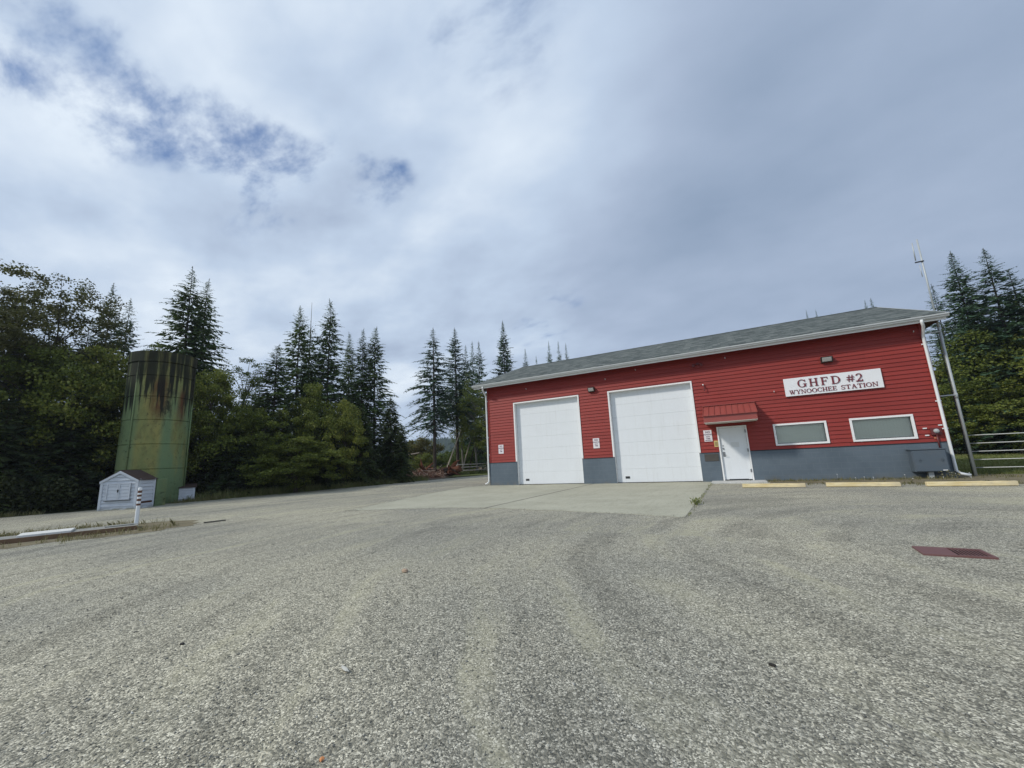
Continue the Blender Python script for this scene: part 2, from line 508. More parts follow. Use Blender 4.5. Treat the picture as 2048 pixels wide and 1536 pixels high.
def mat_rock():
    m, t = new_mat('gravel_stones')
    r = t.n('NewGeometry').outputs['Random Per Island']
    c = t.ramp(r, [(0.0, (0.10, 0.10, 0.09)), (0.4, (0.19, 0.188, 0.163)), (0.72, (0.27, 0.265, 0.23)), (0.93, (0.37, 0.36, 0.315)), (0.985, (0.62, 0.61, 0.55))])
    n = t.noise(t.n('TexCoord').outputs['Object'], 90.0, 3.0)
    c = t.mix(t.m('MULTIPLY', n, 0.3), c, (0.16, 0.16, 0.14))
    finish(t, c, 0.85, 0.25)
    return m
ROCK = mat_rock()
N = 90000
rad = 0.9 + 9.5 * rng.random(N) ** 1.55
az = np.radians(rng.uniform(42, 198, N))
pos = np.stack([rad * np.cos(az), rad * np.sin(az), np.full(N, 0.006)], 1)
cl = np.sin(pos[:, 0] * 2.1 + 1.3 * np.sin(pos[:, 1] * 1.7)) + np.sin(pos[:, 1] * 2.9 + pos[:, 0] * .8)
keep = rng.random(N) < 0.62 + 0.22 * cl
pos = pos[keep]
sz = np.clip(rng.lognormal(-5.55, 0.45, len(pos)), 0.0025, 0.015)
m1 = np.array(front)[rng.integers(0, len(front), 1100)] + rng.normal(0, 1, (1100, 2)) * (0.14, 0.10)
m2 = np.array(left)[rng.integers(0, len(left), 900)] + rng.normal(0, 0.15, (900, 2))
ed = np.concatenate([m1, m2])
pos = np.concatenate([pos, np.stack([ed[:, 0], ed[:, 1], np.full(len(ed), 0.013)], 1)])
sz = np.concatenate([sz, np.clip(rng.lognormal(-5.1, 0.4, len(ed)), 0.003, 0.014)])
V, F = rocks(pos, sz, rng)
tag(obj('gravel', fast_mesh('gravel', V, F), ROCK), 'loose grey crushed stones strewn over the lot', 'gravel', kind='stuff')

def stone(name, loc, r, col, label, sc=(1.3, .8, .6), seed=1, cat='stone'):
    bm = bmesh.new()
    bmesh.ops.create_icosphere(bm, subdivisions=3, radius=1.0)
    rg = random.Random(seed)
    ph = [rg.uniform(0, 6) for _ in range(6)]
    for v in bm.verts:
        k = 1 + 0.16 * math.sin(3 * v.co.x + ph[0]) + 0.13 * math.sin(4 * v.co.y + ph[1]) + 0.1 * math.sin(7 * v.co.z + ph[2] + 2 * v.co.x)
        v.co = Vector((v.co.x * sc[0], v.co.y * sc[1], v.co.z * sc[2])) * (k * r)
    me = bpy.data.meshes.new(name)
    bm.to_mesh(me)
    bm.free()
    o = obj(name, me, paint(name + '_surface', col, 0.85, 0.2, 0.25, 30.0), loc=loc, smooth=True)
    o.rotation_euler = (0, 0, rg.uniform(0, 6))
    return tag(o, label, cat)
stone('stone', (-3.73, 3.94, 0.02), 0.036, (0.40, 0.30, 0.22), 'tan stone lying alone on the gravel below the apron', seed=3)
stone('stone', (-3.95, 1.75, 0.01), 0.014, (0.03, 0.03, 0.03), 'small black stone on the gravel at the left', seed=5)
stone('stone', (0.02, 3.05, 0.01), 0.014, (0.03, 0.028, 0.025), 'small black stone on the gravel between apron and viewer', seed=6)
stone('wood_chip', (-2.39, 1.98, 0.016), 0.022, (0.46, 0.46, 0.42), 'pale grey sliver of wood on the gravel', (2.8, .45, .35), 8, 'wood chip')
stone('fallen_leaf', (-1.80, 1.38, 0.012), 0.013, (0.55, 0.24, 0.10), 'small orange leaf on the gravel near the viewer', (1.2, .8, .3), 9, 'leaf')

# ------------------------------------------------------------------ grass
def mat_leaf(name, stops, trans=0.30, scale=0.6, obj_var=True, spec=0.25):
    m, t = new_mat(name)
    co = t.n('TexCoord').outputs['Object']
    isl = t.n('NewGeometry').outputs['Random Per Island']
    n = t.noise(co, scale, 3.0, 0.6)
    k = t.m('ADD', t.m('MULTIPLY', n, 0.62), t.m('MULTIPLY', isl, 0.38))
    if obj_var:
        k = t.m('ADD', k, t.m('MULTIPLY', t.m('SUBTRACT', t.n('ObjectInfo').outputs['Random'], 0.5), 0.22))
    c = t.ramp(k, stops)
    d = t.n('BsdfPrincipled')
    t.set(d.inputs['Base Color'], c)
    t.set(d.inputs['Roughness'], 0.6)
    t.set(d.inputs['Specular IOR Level'], spec)
    tr = t.n('BsdfTranslucent', None, Color=t.mix(0.5, c, (0.10, 0.13, 0.02)))
    mx = t.n('MixShader', None, _0=trans, _1=d.outputs[0], _2=tr.outputs[0])
    o = t.n('OutputMaterial')
    t.t.links.new(mx.outputs[0], o.inputs[0])
    return m

GRASS = mat_leaf('grass_blades', [(0.2, (0.08, 0.11, 0.026)), (0.5, (0.18, 0.21, 0.065)), (0.8, (0.30, 0.29, 0.13))], 0.25, 0.8)  # blade colours raised too, painting in sun that misses the lawn
DRYGRASS = mat_leaf('dry_grass_blades', [(0.2, (0.10, 0.11, 0.035)), (0.5, (0.22, 0.20, 0.09)), (0.8, (0.36, 0.31, 0.17))], 0.2, 1.5)

def blades(pos, h, w, rng):
    n = len(pos)
    a = rng.uniform(0, 2 * np.pi, n)
    d = np.stack([np.cos(a), np.sin(a), np.zeros(n)], 1) * (w / 2)[:, None]
    lean = rng.normal(0, 0.35, (n, 2))
    tip = pos + np.stack([lean[:, 0] * h, lean[:, 1] * h, h], 1)
    mid = pos + np.stack([lean[:, 0] * h * .35, lean[:, 1] * h * .35, h * .6], 1)
    V = np.stack([pos - d, pos + d, mid + d * .8, tip, mid - d * .8], 1).reshape(-1, 3)
    F = np.arange(n)[:, None] * 5 + np.array([0, 1, 2, 3, 4])
    return fast_mesh('grass', V, F)

def grass(name, pts, hmin, hmax, w, mat, label, z=0.0, cat='grass'):
    pts = np.asarray(pts)
    n = len(pts)
    pos = np.stack([pts[:, 0], pts[:, 1], np.full(n, z)], 1)
    h = rng.uniform(hmin, hmax, n) * np.clip(rng.normal(1, .25, n), .4, 1.6)
    return tag(obj(name, blades(pos, h, np.full(n, w), rng), mat), label, cat, kind='stuff')

def along(pts, n, spread):
    pts = np.array(pts, float)
    L = np.linalg.norm(np.diff(pts, axis=0), axis=1)
    seg = rng.choice(len(L), n, p=L / L.sum())
    u = rng.random((n, 1))
    return pts[seg] * (1 - u) + pts[seg + 1] * u + rng.normal(0, spread, (n, 2))

def tufts(centres, per, r):
    c = np.repeat(np.asarray(centres), per, axis=0)
    return c + rng.normal(0, r, c.shape)

edge = [(-26.6, 4.3), (-24.9, 11.3), (-23.9, 16.4), (-23.3, 21.0), (-22.7, 26.2), (-21.5, 34.0)]
e1 = along(edge[1:5], 1300, 0.42) + (-0.5, 0.0)
grass('verge_grass', tufts(e1, 12, 0.09), 0.12, 0.42, 0.018, GRASS, 'long grass along the edge of the lot under the trees')
e0 = along([(-27.4, 2.6), (-26.4, 4.6), (-25.9, 5.8)], 160, 0.3) + (-0.5, 0)
e0b = along([(-24.7, 10.2), (-24.3, 11.9)], 120, 0.16)
grass('verge_weeds', tufts(np.concatenate([e0, e0b]), 9, 0.08), 0.06, 0.22, 0.016, DRYGRASS, 'short dry weeds where the lot meets the wood by the silo')
ib = along([(-18.0, -2.6), (-16.5, 1.2), (-15.6, 3.4), (-14.9, 5.1)], 420, 0.28) + (-0.25, 0.0)
fb = along([(-16.0, -2.0), (-14.6, 1.2), (-13.75, 3.3), (-13.3, 4.9), (-13.9, 5.7)], 130, 0.22) + (0.25, 0)
grass('island_grass', np.concatenate([tufts(ib, 13, 0.07), tufts(fb, 8, 0.05)]), 0.05, 0.17, 0.010, DRYGRASS, 'dry grass tufts round the raised concrete island')
lawn_p = np.stack([rng.uniform(6.8, 27, 30000), 20.1 + 26 * rng.random(30000) ** 1.2], 1)
grass('lawn_grass', tufts(lawn_p, 4, 0.05), 0.04, 0.13, 0.014, GRASS, 'mown green grass behind the metal gate')
ws = along([(0.95, 18.5), (6.2, 18.5)], 260, 0.22)
ws = np.concatenate([ws, along([(1.9, 16.9), (4.4, 16.3), (7.5, 16.2)], 140, 0.2), along([(6.6, 18.9), (15, 18.0)], 330, 0.35)])
ws = ws[(ws[:, 1] < 18.8) | (ws[:, 0] > 6.5)]
grass('wall_weeds', tufts(ws, 6, 0.05), 0.03, 0.11, 0.010, DRYGRASS, 'dry weeds in the dirt at the foot of the wall')
mid = along([(-20.6, 37.6), (-23.2, 38.4), (-27.0, 37.0), (-26.5, 35.8)], 900, 0.5)
grass('fence_grass', tufts(mid, 10, 0.1), 0.10, 0.35, 0.02, GRASS, 'green grass at the foot of the rail fence')
cr = along([(-1.0, 9.0), (-1.0, 17.5)], 36, 0.02)
grass('crack_weeds', tufts(cr, 4, 0.02), 0.03, 0.08, 0.012, GRASS, 'tiny weeds in the crack along the right edge of the apron')
# ------------------------------------------------------------------ the fire station
FY = 18.88                       # face of the front wall
XL, XR, YB = -11.73, 6.25, 30.12
ZB, ZT = 1.18, 5.34              # top of grey base, underside of the eaves
EX0, EX1, EY0, EY1 = -12.33, 6.75, 18.38, 30.62
RY, RZ, EZ = 24.5, 7.60, 5.46    # ridge, eave

def mat_siding():
    m, t = new_mat('red_lap_siding')
    co = t.n('TexCoord').outputs['Object']
    s = t.n('SeparateXYZ', None, _0=co)
    row = t.m('FLOOR', t.m('DIVIDE', t.m('SUBTRACT', s.outputs[2], ZB), 0.15))
    seg = t.m('FLOOR', t.m('ADD', t.m('DIVIDE', s.outputs[0], 3.66), t.m('MULTIPLY', t.m('FRACT', t.m('MULTIPLY', row, 0.377)), 3.0)))
    wn = t.n('TexWhiteNoise', {'noise_dimensions': '2D'}, Vector=t.n('CombineXYZ', None, _0=row, _1=seg, _2=0.0).outputs[0])
    grain = t.noise(t.mapping(co, scale=(1.2, 1.2, 22.0)), 3.0, 5.0, 0.6)
    fade = t.noise(co, 0.5, 4.0, 0.6)
    c = t.mix(fade, (0.235, 0.027, 0.021), (0.30, 0.042, 0.033))
    k = t.m('ADD', t.m('MULTIPLY', wn.outputs[0], 0.14), t.m('ADD', t.m('MULTIPLY', grain, 0.22), 0.80))
    c = t.mix(1.0, c, t.n('CombineColor', None, _0=k, _1=k, _2=k).outputs[0], 'MULTIPLY')
    # rain splash and chalky stain near the base
    st = t.noise(t.mapping(co, scale=(3.0, 3.0, 0.6)), 1.5, 5.0, 0.65)
    c = t.mix(t.mr(st, 0.56, 0.8, 0, 0.22), c, (0.20, 0.07, 0.04))
    fx = t.m('FRACT', t.m('ADD', t.m('DIVIDE', s.outputs[0], 3.66), t.m('MULTIPLY', t.m('FRACT', t.m('MULTIPLY', row, 0.377)), 3.0)))
    c = t.mix(t.mr(fx, 0.0, 0.0035, 0.65, 0.0, smooth=False), c, (0.05, 0.012, 0.01))
    finish(t, c, 0.55, 0.32, grain, 0.10, 0.004)
    return m

def mat_block():
    m, t = new_mat('grey_painted_block')
    co = t.n('TexCoord').outputs['Object']
    br = t.n('TexBrick', {'offset': 0.5}, Vector=t.mapping(co, rot=(RAD(90), 0, 0)), Scale=1.0, Mortar__Size=0.006,
             Brick__Width=0.41, Row__Height=0.2033, Mortar__Smooth=0.4, Bias=0.0)
    f = br.outputs['Fac']
    n = t.noise(co, 1.1, 5.0, 0.6)
    pit = t.noise(co, 70.0, 3.0, 0.65)
    c = t.mix(t.mr(n, 0.3, 0.7), (0.098, 0.128, 0.155), (0.122, 0.155, 0.185))
    c = t.mix(t.m('MULTIPLY', f, 0.4), c, (0.18, 0.21, 0.235))
    dirt = t.noise(t.mapping(co, scale=(1, 1, 1)), 2.3, 5.0, 0.7)
    z = t.n('SeparateXYZ', None, _0=co).outputs[2]
    c = t.mix(t.m('MULTIPLY', t.mr(dirt, 0.42, 0.7), t.mr(z, 0.0, 0.28, 0.5, 0.0)), c, (0.17, 0.15, 0.11))
    h = t.m('SUBTRACT', t.m('MULTIPLY', pit, 0.35), f)
    finish(t, c, 0.6, 0.3, h, 0.35, 0.008)
    return m

def mat_shingle():
    m, t = new_mat('grey_green_shingles')
    co = t.n('TexCoord').outputs['Object']
    vec = t.mapping(co, scale=(1.0, 1.06, 0.0))
    br = t.n('TexBrick', {'offset': 0.37, 'offset_frequency': 3}, Vector=vec, Scale=1.0, Mortar__Size=0.006, Brick__Width=0.31, Row__Height=0.145, Bias=0.0,
             Color1=(0, 0, 0, 1), Color2=(1, 1, 1, 1), Mortar=(0.5, 0.5, 0.5, 1))
    r = t.n('SeparateColor', None, _0=br.outputs['Color']).outputs[0]
    strip = t.noise(t.mapping(co, scale=(0.45, 5.5, 0)), 1.6, 5.0, 0.68)
    gr = t.noise(co, 90.0, 2.0, 0.7)
    k = t.m('ADD', t.m('MULTIPLY', r, 0.30), t.m('ADD', t.m('MULTIPLY', strip, 0.58), t.m('MULTIPLY', gr, 0.2)))
    c = t.ramp(k, [(0.32, (0.035, 0.042, 0.040)), (0.5, (0.085, 0.100, 0.094)), (0.68, (0.17, 0.185, 0.172))])
    c = t.mix(t.m('MULTIPLY', br.outputs['Fac'], 0.6), c, (0.03, 0.035, 0.034))
    finish(t, c, 0.9, 0.2, t.m('ADD', t.m('SUBTRACT', gr, br.outputs['Fac']), r), 0.5, 0.012)
    return m

SIDING, BLOCK, SHINGLE = mat_siding(), mat_block(), mat_shingle()
GUTTER = paint('gutter_enamel', (0.46, 0.48, 0.48), 0.4, 0.45, 0.06, 1.0, (0.22, 0.21, 0.19), 0.35, streak=True)
SOFFIT = paint('soffit_shaded_red', (0.05, 0.012, 0.011), 0.6, 0.2, 0.1)  # wall red taken near black: the eave shade is put into the colour
DOORP = paint('door_enamel', (0.74, 0.77, 0.79), 0.42, 0.4, 0.03, 1.2, (0.5, 0.5, 0.47), 0.22, streak=True)
CANOPY = paint('red_metal_roofing', (0.31, 0.075, 0.062), 0.38, 0.45, 0.08, 1.5, (0.34, 0.14, 0.12), 0.3)
STEEL = paint('brushed_steel', (0.30, 0.30, 0.30), 0.35, 0.6, 0.1, 8.0, metal=0.8)

st = thing('fire_station', 'long red fire station with lap siding, grey base and two white bay doors', 'building', ((XL + XR) / 2, FY, 0))
OX, OY = (XL + XR) / 2, FY
def bobj(name, mb, mat, parent=st, **k):
    """geometry written in world metres, parented to the station (or to a part of it whose origin is the station's)"""
    o = obj(name, mb, mat, parent, **k)
    if parent is st:
        o.location = (-OX, -OY, 0)
    return o

# openings in the front wall: x0, x1, z0, z1
BAY1 = (-10.07, -6.52, 0.03, 4.22)
BAY2 = (-4.95, -1.37, 0.03, 4.21)
DOOR = (-0.545, 0.43, 0.05, 2.16)
WIN1 = (1.40, 3.07, 1.34, 2.15)
WIN2 = (3.77, 5.49, 1.34, 2.16)
OPEN = [BAY1, BAY2, DOOR, WIN1, WIN2]

def lap(mb, to3, u0, u1, z0, z1, opens, step=0.15, top=None):
    """lap boards on a wall; to3(u, out, z) -> point; top(u) clips under a gable"""
    z = z0
    while z < z1 - 1e-4:
        zt = min(z + step, z1)
        cuts = sorted({z, zt} | {q for o in opens for q in (o[2], o[3]) if z + 1e-3 < q < zt - 1e-3})
        for za, zb in zip(cuts, cuts[1:]):
            zm = (za + zb) / 2
            a0, a1 = (u0, u1) if top is None else top(zm)
            if a1 - a0 < 0.05:
                continue
            segs = [(a0, a1)]
            for o in opens:
                if o[2] < zm < o[3]:
                    new = []
                    for p, q in segs:
                        if o[1] <= p or o[0] >= q:
                            new.append((p, q))
                        else:
                            if o[0] > p: new.append((p, o[0]))
                            if o[1] < q: new.append((o[1], q))
                    segs = new
            oa = 0.030 - 0.026 * (za - z) / step
            ob = 0.030 - 0.026 * (zb - z) / step
            for p, q in segs:
                mb.quad(to3(p, oa, za), to3(q, oa, za), to3(q, ob, zb), to3(p, ob, zb))
                if za == z:
                    mb.quad(to3(p, 0.002, za), to3(q, 0.002, za), to3(q, oa, za), to3(p, oa, za))
        z += step

sd = MB()
lap(sd, lambda u, o, z: (u, FY - o, z), XL, XR, ZB, ZT + 0.06, OPEN)
def slope_z(y):
    return EZ + (RZ - EZ) * (1 - abs(y - RY) / (RY - EY0)) - 0.06
def gable(zm):
    if zm < ZT: return FY, YB
    f = (zm + 0.06 - EZ) / (RZ - EZ)
    d = (RY - EY0) * (1 - f)
    return max(FY, RY - d), min(YB, RY + d)
lap(sd, lambda u, o, z: (XR + o, u, z), FY, YB, ZB, RZ - 0.1, [], top=gable)
lap(sd, lambda u, o, z: (XL - o, FY + YB - u, z), FY, YB, ZB, RZ - 0.1, [], top=lambda zm: gable(zm))
lap(sd, lambda u, o, z: (XL + XR - u, YB + o, z), XL, XR, ZB, ZT + 0.06, [])
bobj('siding', sd, SIDING)
# corner boards in the same red
for x0, x1 in ((XL - 0.040, XL + 0.07), (XR - 0.07, XR + 0.040)):
    bobj('corner_trim', MB().box(x0, x1, FY - 0.040, FY + 0.07, ZB, ZT), SIDING)

bs = MB()
def base_run(x0, x1):
    bs.box(x0, x1, FY - 0.035, FY + 0.30, -0.1, ZB - 0.002)
base_run(XL - 0.03, BAY1[0]); base_run(BAY1[1], BAY2[0]); base_run(BAY2[1], DOOR[0] - 0.06); base_run(DOOR[1] + 0.06, XR + 0.03)
bs.box(XL - 0.03, XL + 0.27, FY + 0.302, YB + 0.03, -0.1, ZB - 0.002)
bs.box(XR - 0.27, XR + 0.03, FY + 0.302, YB + 0.03, -0.1, ZB - 0.002)
bs.box(XL + 0.272, XR - 0.272, YB - 0.27, YB + 0.03, -0.1, ZB - 0.002)
bobj('base_wall', bs, BLOCK)
CAPM = paint('base_cap_grey', (0.03, 0.03, 0.034), 0.7, 0.2)
for x0, x1 in ((XL - 0.05, BAY1[0] - 0.075), (BAY1[1] + 0.075, BAY2[0] - 0.075), (BAY2[1] + 0.075, DOOR[0] - 0.065), (DOOR[1] + 0.065, XR + 0.05)):
    bobj('base_cap', MB().box(x0, x1, FY - 0.048, FY - 0.003, ZB - 0.014, ZB + 0.016), CAPM)
bobj('wall_lining', MB().box(XL + 0.30, XR - 0.30, FY + 0.34, FY + 0.40, 0.05, ZT), DARK)

# roof: two shingled slopes, rakes, fascia, soffit
def slab(y_e, sgn):
    mb = MB()
    t = 0.07
    a = [(EX0, y_e, EZ), (EX1, y_e, EZ), (EX1, RY, RZ), (EX0, RY, RZ)]
    b = [(x, y, z - t) for x, y, z in a]
    fs = [(0, 1, 2, 3), (7, 6, 5, 4), (0, 4, 5, 1), (1, 5, 6, 2), (2, 6, 7, 3), (3, 7, 4, 0)]
    return mb.add(a + b, fs)
roof = bobj('roof', slab(EY0 - 0.03, 1), SHINGLE)
rear = slab(EY1 + 0.03, -1)
obj('rear_slope', rear, SHINGLE, roof)
rc = MB()
rc.add([(EX0, RY - 0.16, RZ - 0.04), (EX1, RY - 0.16, RZ - 0.04), (EX1, RY, RZ + 0.025), (EX0, RY, RZ + 0.025), (EX0, RY + 0.16, RZ - 0.04), (EX1, RY + 0.16, RZ - 0.04)],
       [(0, 1, 2, 3), (3, 2, 5, 4)])
obj('ridge_cap', rc, SHINGLE, roof)
for x0, x1 in ((EX0 - 0.03, EX0 + 0.0), (EX1, EX1 + 0.03)):
    for y0 in (EY0, EY1):
        rk = MB()
        vs = []
        for x in (x0, x1):
            vs += [(x, y0, EZ - 0.17), (x, y0, EZ + 0.015), (x, RY, RZ + 0.015), (x, RY, RZ - 0.17)]
        rk.add(vs, [(3, 2, 1, 0), (4, 5, 6, 7), (0, 1, 5, 4), (1, 2, 6, 5), (2, 3, 7, 6), (3, 0, 4, 7)])
        obj('rake_board', rk, GUTTER, roof)
fa = MB().box(EX0, EX1, EY0, EY0 + 0.03, EZ - 0.24, EZ - 0.072)
obj('fascia', fa, TRIM, roof)
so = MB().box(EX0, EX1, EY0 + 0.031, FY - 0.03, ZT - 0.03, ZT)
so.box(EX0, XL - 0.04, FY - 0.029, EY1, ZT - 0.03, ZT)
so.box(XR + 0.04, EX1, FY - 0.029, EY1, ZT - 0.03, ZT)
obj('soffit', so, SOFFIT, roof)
# K-shaped gutter along the front eave
prof = [(0.0, 0.0), (-0.075, 0.0), (-0.095, 0.03), (-0.10, 0.055), (-0.125, 0.08), (-0.125, 0.125), (-0.113, 0.125), (-0.113, 0.088), (-0.088, 0.06), (-0.083, 0.035), (-0.068, 0.012), (0.0, 0.012)]
gm = MB()
n = len(prof)
gy, gz = EY0 - 0.002, EZ - 0.17
vs = [(EX0 - 0.06, gy + a, gz + b) for a, b in prof] + [(EX1 + 0.06, gy + a, gz + b) for a, b in prof]
gm.add(vs, [(i, (i + 1) % n, n + (i + 1) % n, n + i) for i in range(n)])
cap = [0, 1, 2, 3, 4, 5]
gm.add([(EX0 - 0.062, gy + prof[i][0], gz + prof[i][1]) for i in cap] + [(EX0 - 0.062, gy, gz + 0.125)], [(6, 5, 4, 3, 2, 1, 0)])
gm.add([(EX1 + 0.062, gy + prof[i][0], gz + prof[i][1]) for i in cap] + [(EX1 + 0.062, gy, gz + 0.125)], [(0, 1, 2, 3, 4, 5, 6)])
bobj('gutter', gm, GUTTER)

def downspout(x, kick):
    mb = MB()
    r = 0.045
    sx = 1 if kick > 0 else -1
    pts = [(x - 0.10 * sx, EY0 - 0.06, EZ - 0.16), (x - 0.10 * sx, EY0 - 0.06, EZ - 0.24), (x - 0.05 * sx, EY0 + 0.05, EZ - 0.36), (x, FY - 0.12, EZ - 0.60), (x, FY - 0.085, EZ - 0.70), (x, FY - 0.085, 2.0),
           (x, FY - 0.085, 0.24), (x + kick * 0.3, FY - 0.095, 0.14), (x + kick, FY - 0.13, 0.085)]
    mb.tube(pts, [r] * len(pts), 10)
    o = bobj('downspout', mb, WHITE, smooth=True)
    for z in (4.55, 2.55, 1.62):
        obj('strap', MB().box(x - 0.075, x + 0.075, FY - 0.046, FY - 0.030, z - 0.02, z + 0.02), WHITE, o)
downspout(-11.80, -0.20)
downspout(6.22, 0.30)

# sectional bay doors: seven flat white sections set back in a white jamb
def bay_door(b):
    x0, x1, z0, z1 = b
    yd = FY + 0.17
    d = bobj('garage_door', MB().box(x0 + 0.012, x1 - 0.012, yd + 0.051, yd + 0.07, z0, z1), DARK)
    h = (z1 - z0) / 7
    for k in range(7):
        p = MB()
        za, zb = z0 + k * h + 0.0015, z0 + (k + 1) * h - 0.0015
        p.box(x0 + 0.01, x1 - 0.01, yd, yd + 0.05, za, zb)
        obj('section', p, DOORP, d, bevel=0.0035)
    fr = MB()
    w_ = 0.062
    fr.box(x0 - w_, x0 + 0.004, FY - 0.050, FY - 0.001, ZB + 0.02, z1 + 0.004)
    fr.box(x1 - 0.004, x1 + w_, FY - 0.050, FY - 0.001, ZB + 0.02, z1 + 0.004)
    fr.box(x0 - w_, x1 + w_, FY - 0.052, FY - 0.001, z1 + 0.005, z1 + 0.005 + w_)
    fr.box(x0 - 0.02, x0 + 0.006, FY + 0.0, yd - 0.002, z0, z1 + 0.003)
    fr.box(x1 - 0.006, x1 + 0.02, FY + 0.0, yd - 0.002, z0, z1 + 0.003)
    fr.box(x0 + 0.007, x1 - 0.007, FY + 0.0, yd - 0.002, z1 - 0.006, z1 + 0.02)
    obj('door_frame', fr, TRIM, d)
    vt = MB()
    vx = x0 + 0.36
    vt.box(vx, vx + 0.20, yd - 0.012, yd - 0.001, 0.20, 0.30)
    obj('vent', vt, DARK, d, bevel=0.004)
    obj('weather_seal', MB().box(x0 + 0.012, x1 - 0.012, yd - 0.004, yd + 0.03, 0.031, z0 + 0.0), BLACK, d)
    return d
bay_door(BAY1)
bay_door(BAY2)

# entrance door
x0, x1, z0, z1 = DOOR
dr = bobj('door', MB().box(x0 + 0.004, x1 - 0.004, FY + 0.02, FY + 0.065, z0 + 0.03, z1 - 0.004), DOORP, bevel=0.004)
fr = MB()
fr.box(x0 - 0.055, x0, FY - 0.05, FY + 0.07, 0.046, z1 + 0.055)
fr.box(x1, x1 + 0.055, FY - 0.05, FY + 0.07, 0.046, z1 + 0.055)
fr.box(x0 + 0.001, x1 - 0.001, FY - 0.048, FY + 0.07, z1 + 0.001, z1 + 0.055)
obj('door_frame', fr, TRIM, dr, bevel=0.003)
obj('kick_plate', MB().box(x0 + 0.16, x1 - 0.14, FY + 0.008, FY + 0.0185, z0 + 0.005, z0 + 0.05), DARK, dr)
for zc in (0.42, 1.22, 1.98):
    obj('hinge', MB().box(x1 - 0.035, x1 + 0.02, FY - 0.056, FY - 0.050, zc - 0.06, zc + 0.06).tube([(x1 - 0.008, FY - 0.062, zc - 0.065), (x1 - 0.008, FY - 0.062, zc + 0.065)], 0.011, 8), STEEL, dr)
hd = MB()
hd.box(x0 + 0.055, x0 + 0.135, FY + 0.005, FY + 0.0195, 1.00, 1.19)
hd.tube([(x0 + 0.095, FY + 0.005, 1.06), (x0 + 0.095, FY - 0.05, 1.06), (x0 + 0.20, FY - 0.055, 1.055)], 0.011, 8)
obj('door_handle', hd, STEEL, dr)
lk = MB()
lk.tube([(x0 + 0.095, FY + 0.0195, 1.32), (x0 + 0.095, FY - 0.01, 1.32)], 0.034, 16)
obj('deadbolt', lk, STEEL, dr)
obj('peep_plate', MB().box(x0 + 0.075, x0 + 0.115, FY + 0.0, FY + 0.0195, 1.42, 1.455), STEEL, dr)
obj('notice', MB().box(-0.16, 0.14, FY + 0.0165, FY + 0.0195, 1.36, 1.56), paint('paper_notice', (0.66, 0.68, 0.68), 0.6, 0.2, 0.05), dr)

# windows: white frame, glass, pale blind behind
def mat_glass():
    m, t = new_mat('window_glass')
    lw = t.n('Fresnel', None, IOR=1.5)
    g = t.n('BsdfGlossy', None, Color=(0.9, 0.95, 0.95, 1), Roughness=0.02)
    tr = t.n('BsdfTransparent', None, Color=(0.90, 0.93, 0.91, 1))
    mx = t.n('MixShader', None, _0=t.m('ADD', lw.outputs[0], 0.03), _1=tr.outputs[0], _2=g.outputs[0])
    o = t.n('OutputMaterial')
    t.t.links.new(mx.outputs[0], o.inputs[0])
    return m
GLASS = mat_glass()
def mat_blind():
    m, t = new_mat('vertical_blind')
    co = t.n('TexCoord').outputs['Object']
    s = t.n('SeparateXYZ', None, _0=co)
    f = t.m('FRACT', t.m('DIVIDE', s.outputs[0], 0.089))
    n = t.noise(co, 1.5, 3.0)
    c = t.mix(t.mr(f, 0.0, 0.12, 0.0, 1.0), (0.74, 0.73, 0.64), (0.84, 0.83, 0.73))
    c = t.mix(t.m('MULTIPLY', n, 0.3), c, (0.70, 0.69, 0.60))
    finish(t, c, 0.8, 0.1, f, 0.1, 0.01)
    return m
BLIND = mat_blind()
def window(b):
    x0, x1, z0, z1 = b
    fw = 0.058
    fr = MB()
    fr.box(x0 - 0.012, x1 + 0.012, FY - 0.052, FY + 0.03, z0 - 0.012, z0 + fw)
    fr.box(x0 - 0.012, x1 + 0.012, FY - 0.052, FY + 0.03, z1 - fw, z1 + 0.012)
    fr.box(x0 - 0.012, x0 + fw, FY - 0.050, FY + 0.03, z0 + fw + .001, z1 - fw - .001)
    fr.box(x1 - fw, x1 + 0.012, FY - 0.050, FY + 0.03, z0 + fw + .001, z1 - fw - .001)
    w_ = bobj('window', fr, TRIM, bevel=0.004)
    a, b_, c, d = x0 + fw, x1 - fw, z0 + fw, z1 - fw
    bead = MB()
    bead.box(a, a + 0.014, FY + 0.031, FY + 0.06, c, d); bead.box(b_ - 0.014, b_, FY + 0.031, FY + 0.06, c, d)
    bead.box(a + .015, b_ - .015, FY + 0.031, FY + 0.06, d - 0.014, d); bead.box(a + .015, b_ - .015, FY + 0.031, FY + 0.06, c, c + 0.014)
    obj('sash', bead, DARK, w_)
    obj('pane', MB().quad((a, FY + 0.045, c), (b_, FY + 0.045, c), (b_, FY + 0.045, d), (a, FY + 0.045, d)), GLASS, w_)
    obj('blind', MB().quad((a, FY + 0.11, c), (b_, FY + 0.11, c), (b_, FY + 0.11, d), (a, FY + 0.11, d)), BLIND, w_)
    rv = MB()
    rv.quad((a, FY + .061, c), (a, FY + .061, d), (a, FY + .2, d), (a, FY + .2, c))
    rv.quad((b_, FY + .061, d), (b_, FY + .061, c), (b_, FY + .2, c), (b_, FY + .2, d))
    rv.quad((a, FY + .061, d), (b_, FY + .061, d), (b_, FY + .2, d), (a, FY + .2, d))
    rv.quad((b_, FY + .061, c), (a, FY + .061, c), (a, FY + .2, c), (b_, FY + .2, c))
    obj('reveal', rv, paint('reveal_grey', (0.34, 0.35, 0.33), 0.7, 0.2), w_)
window(WIN1)
window(WIN2)

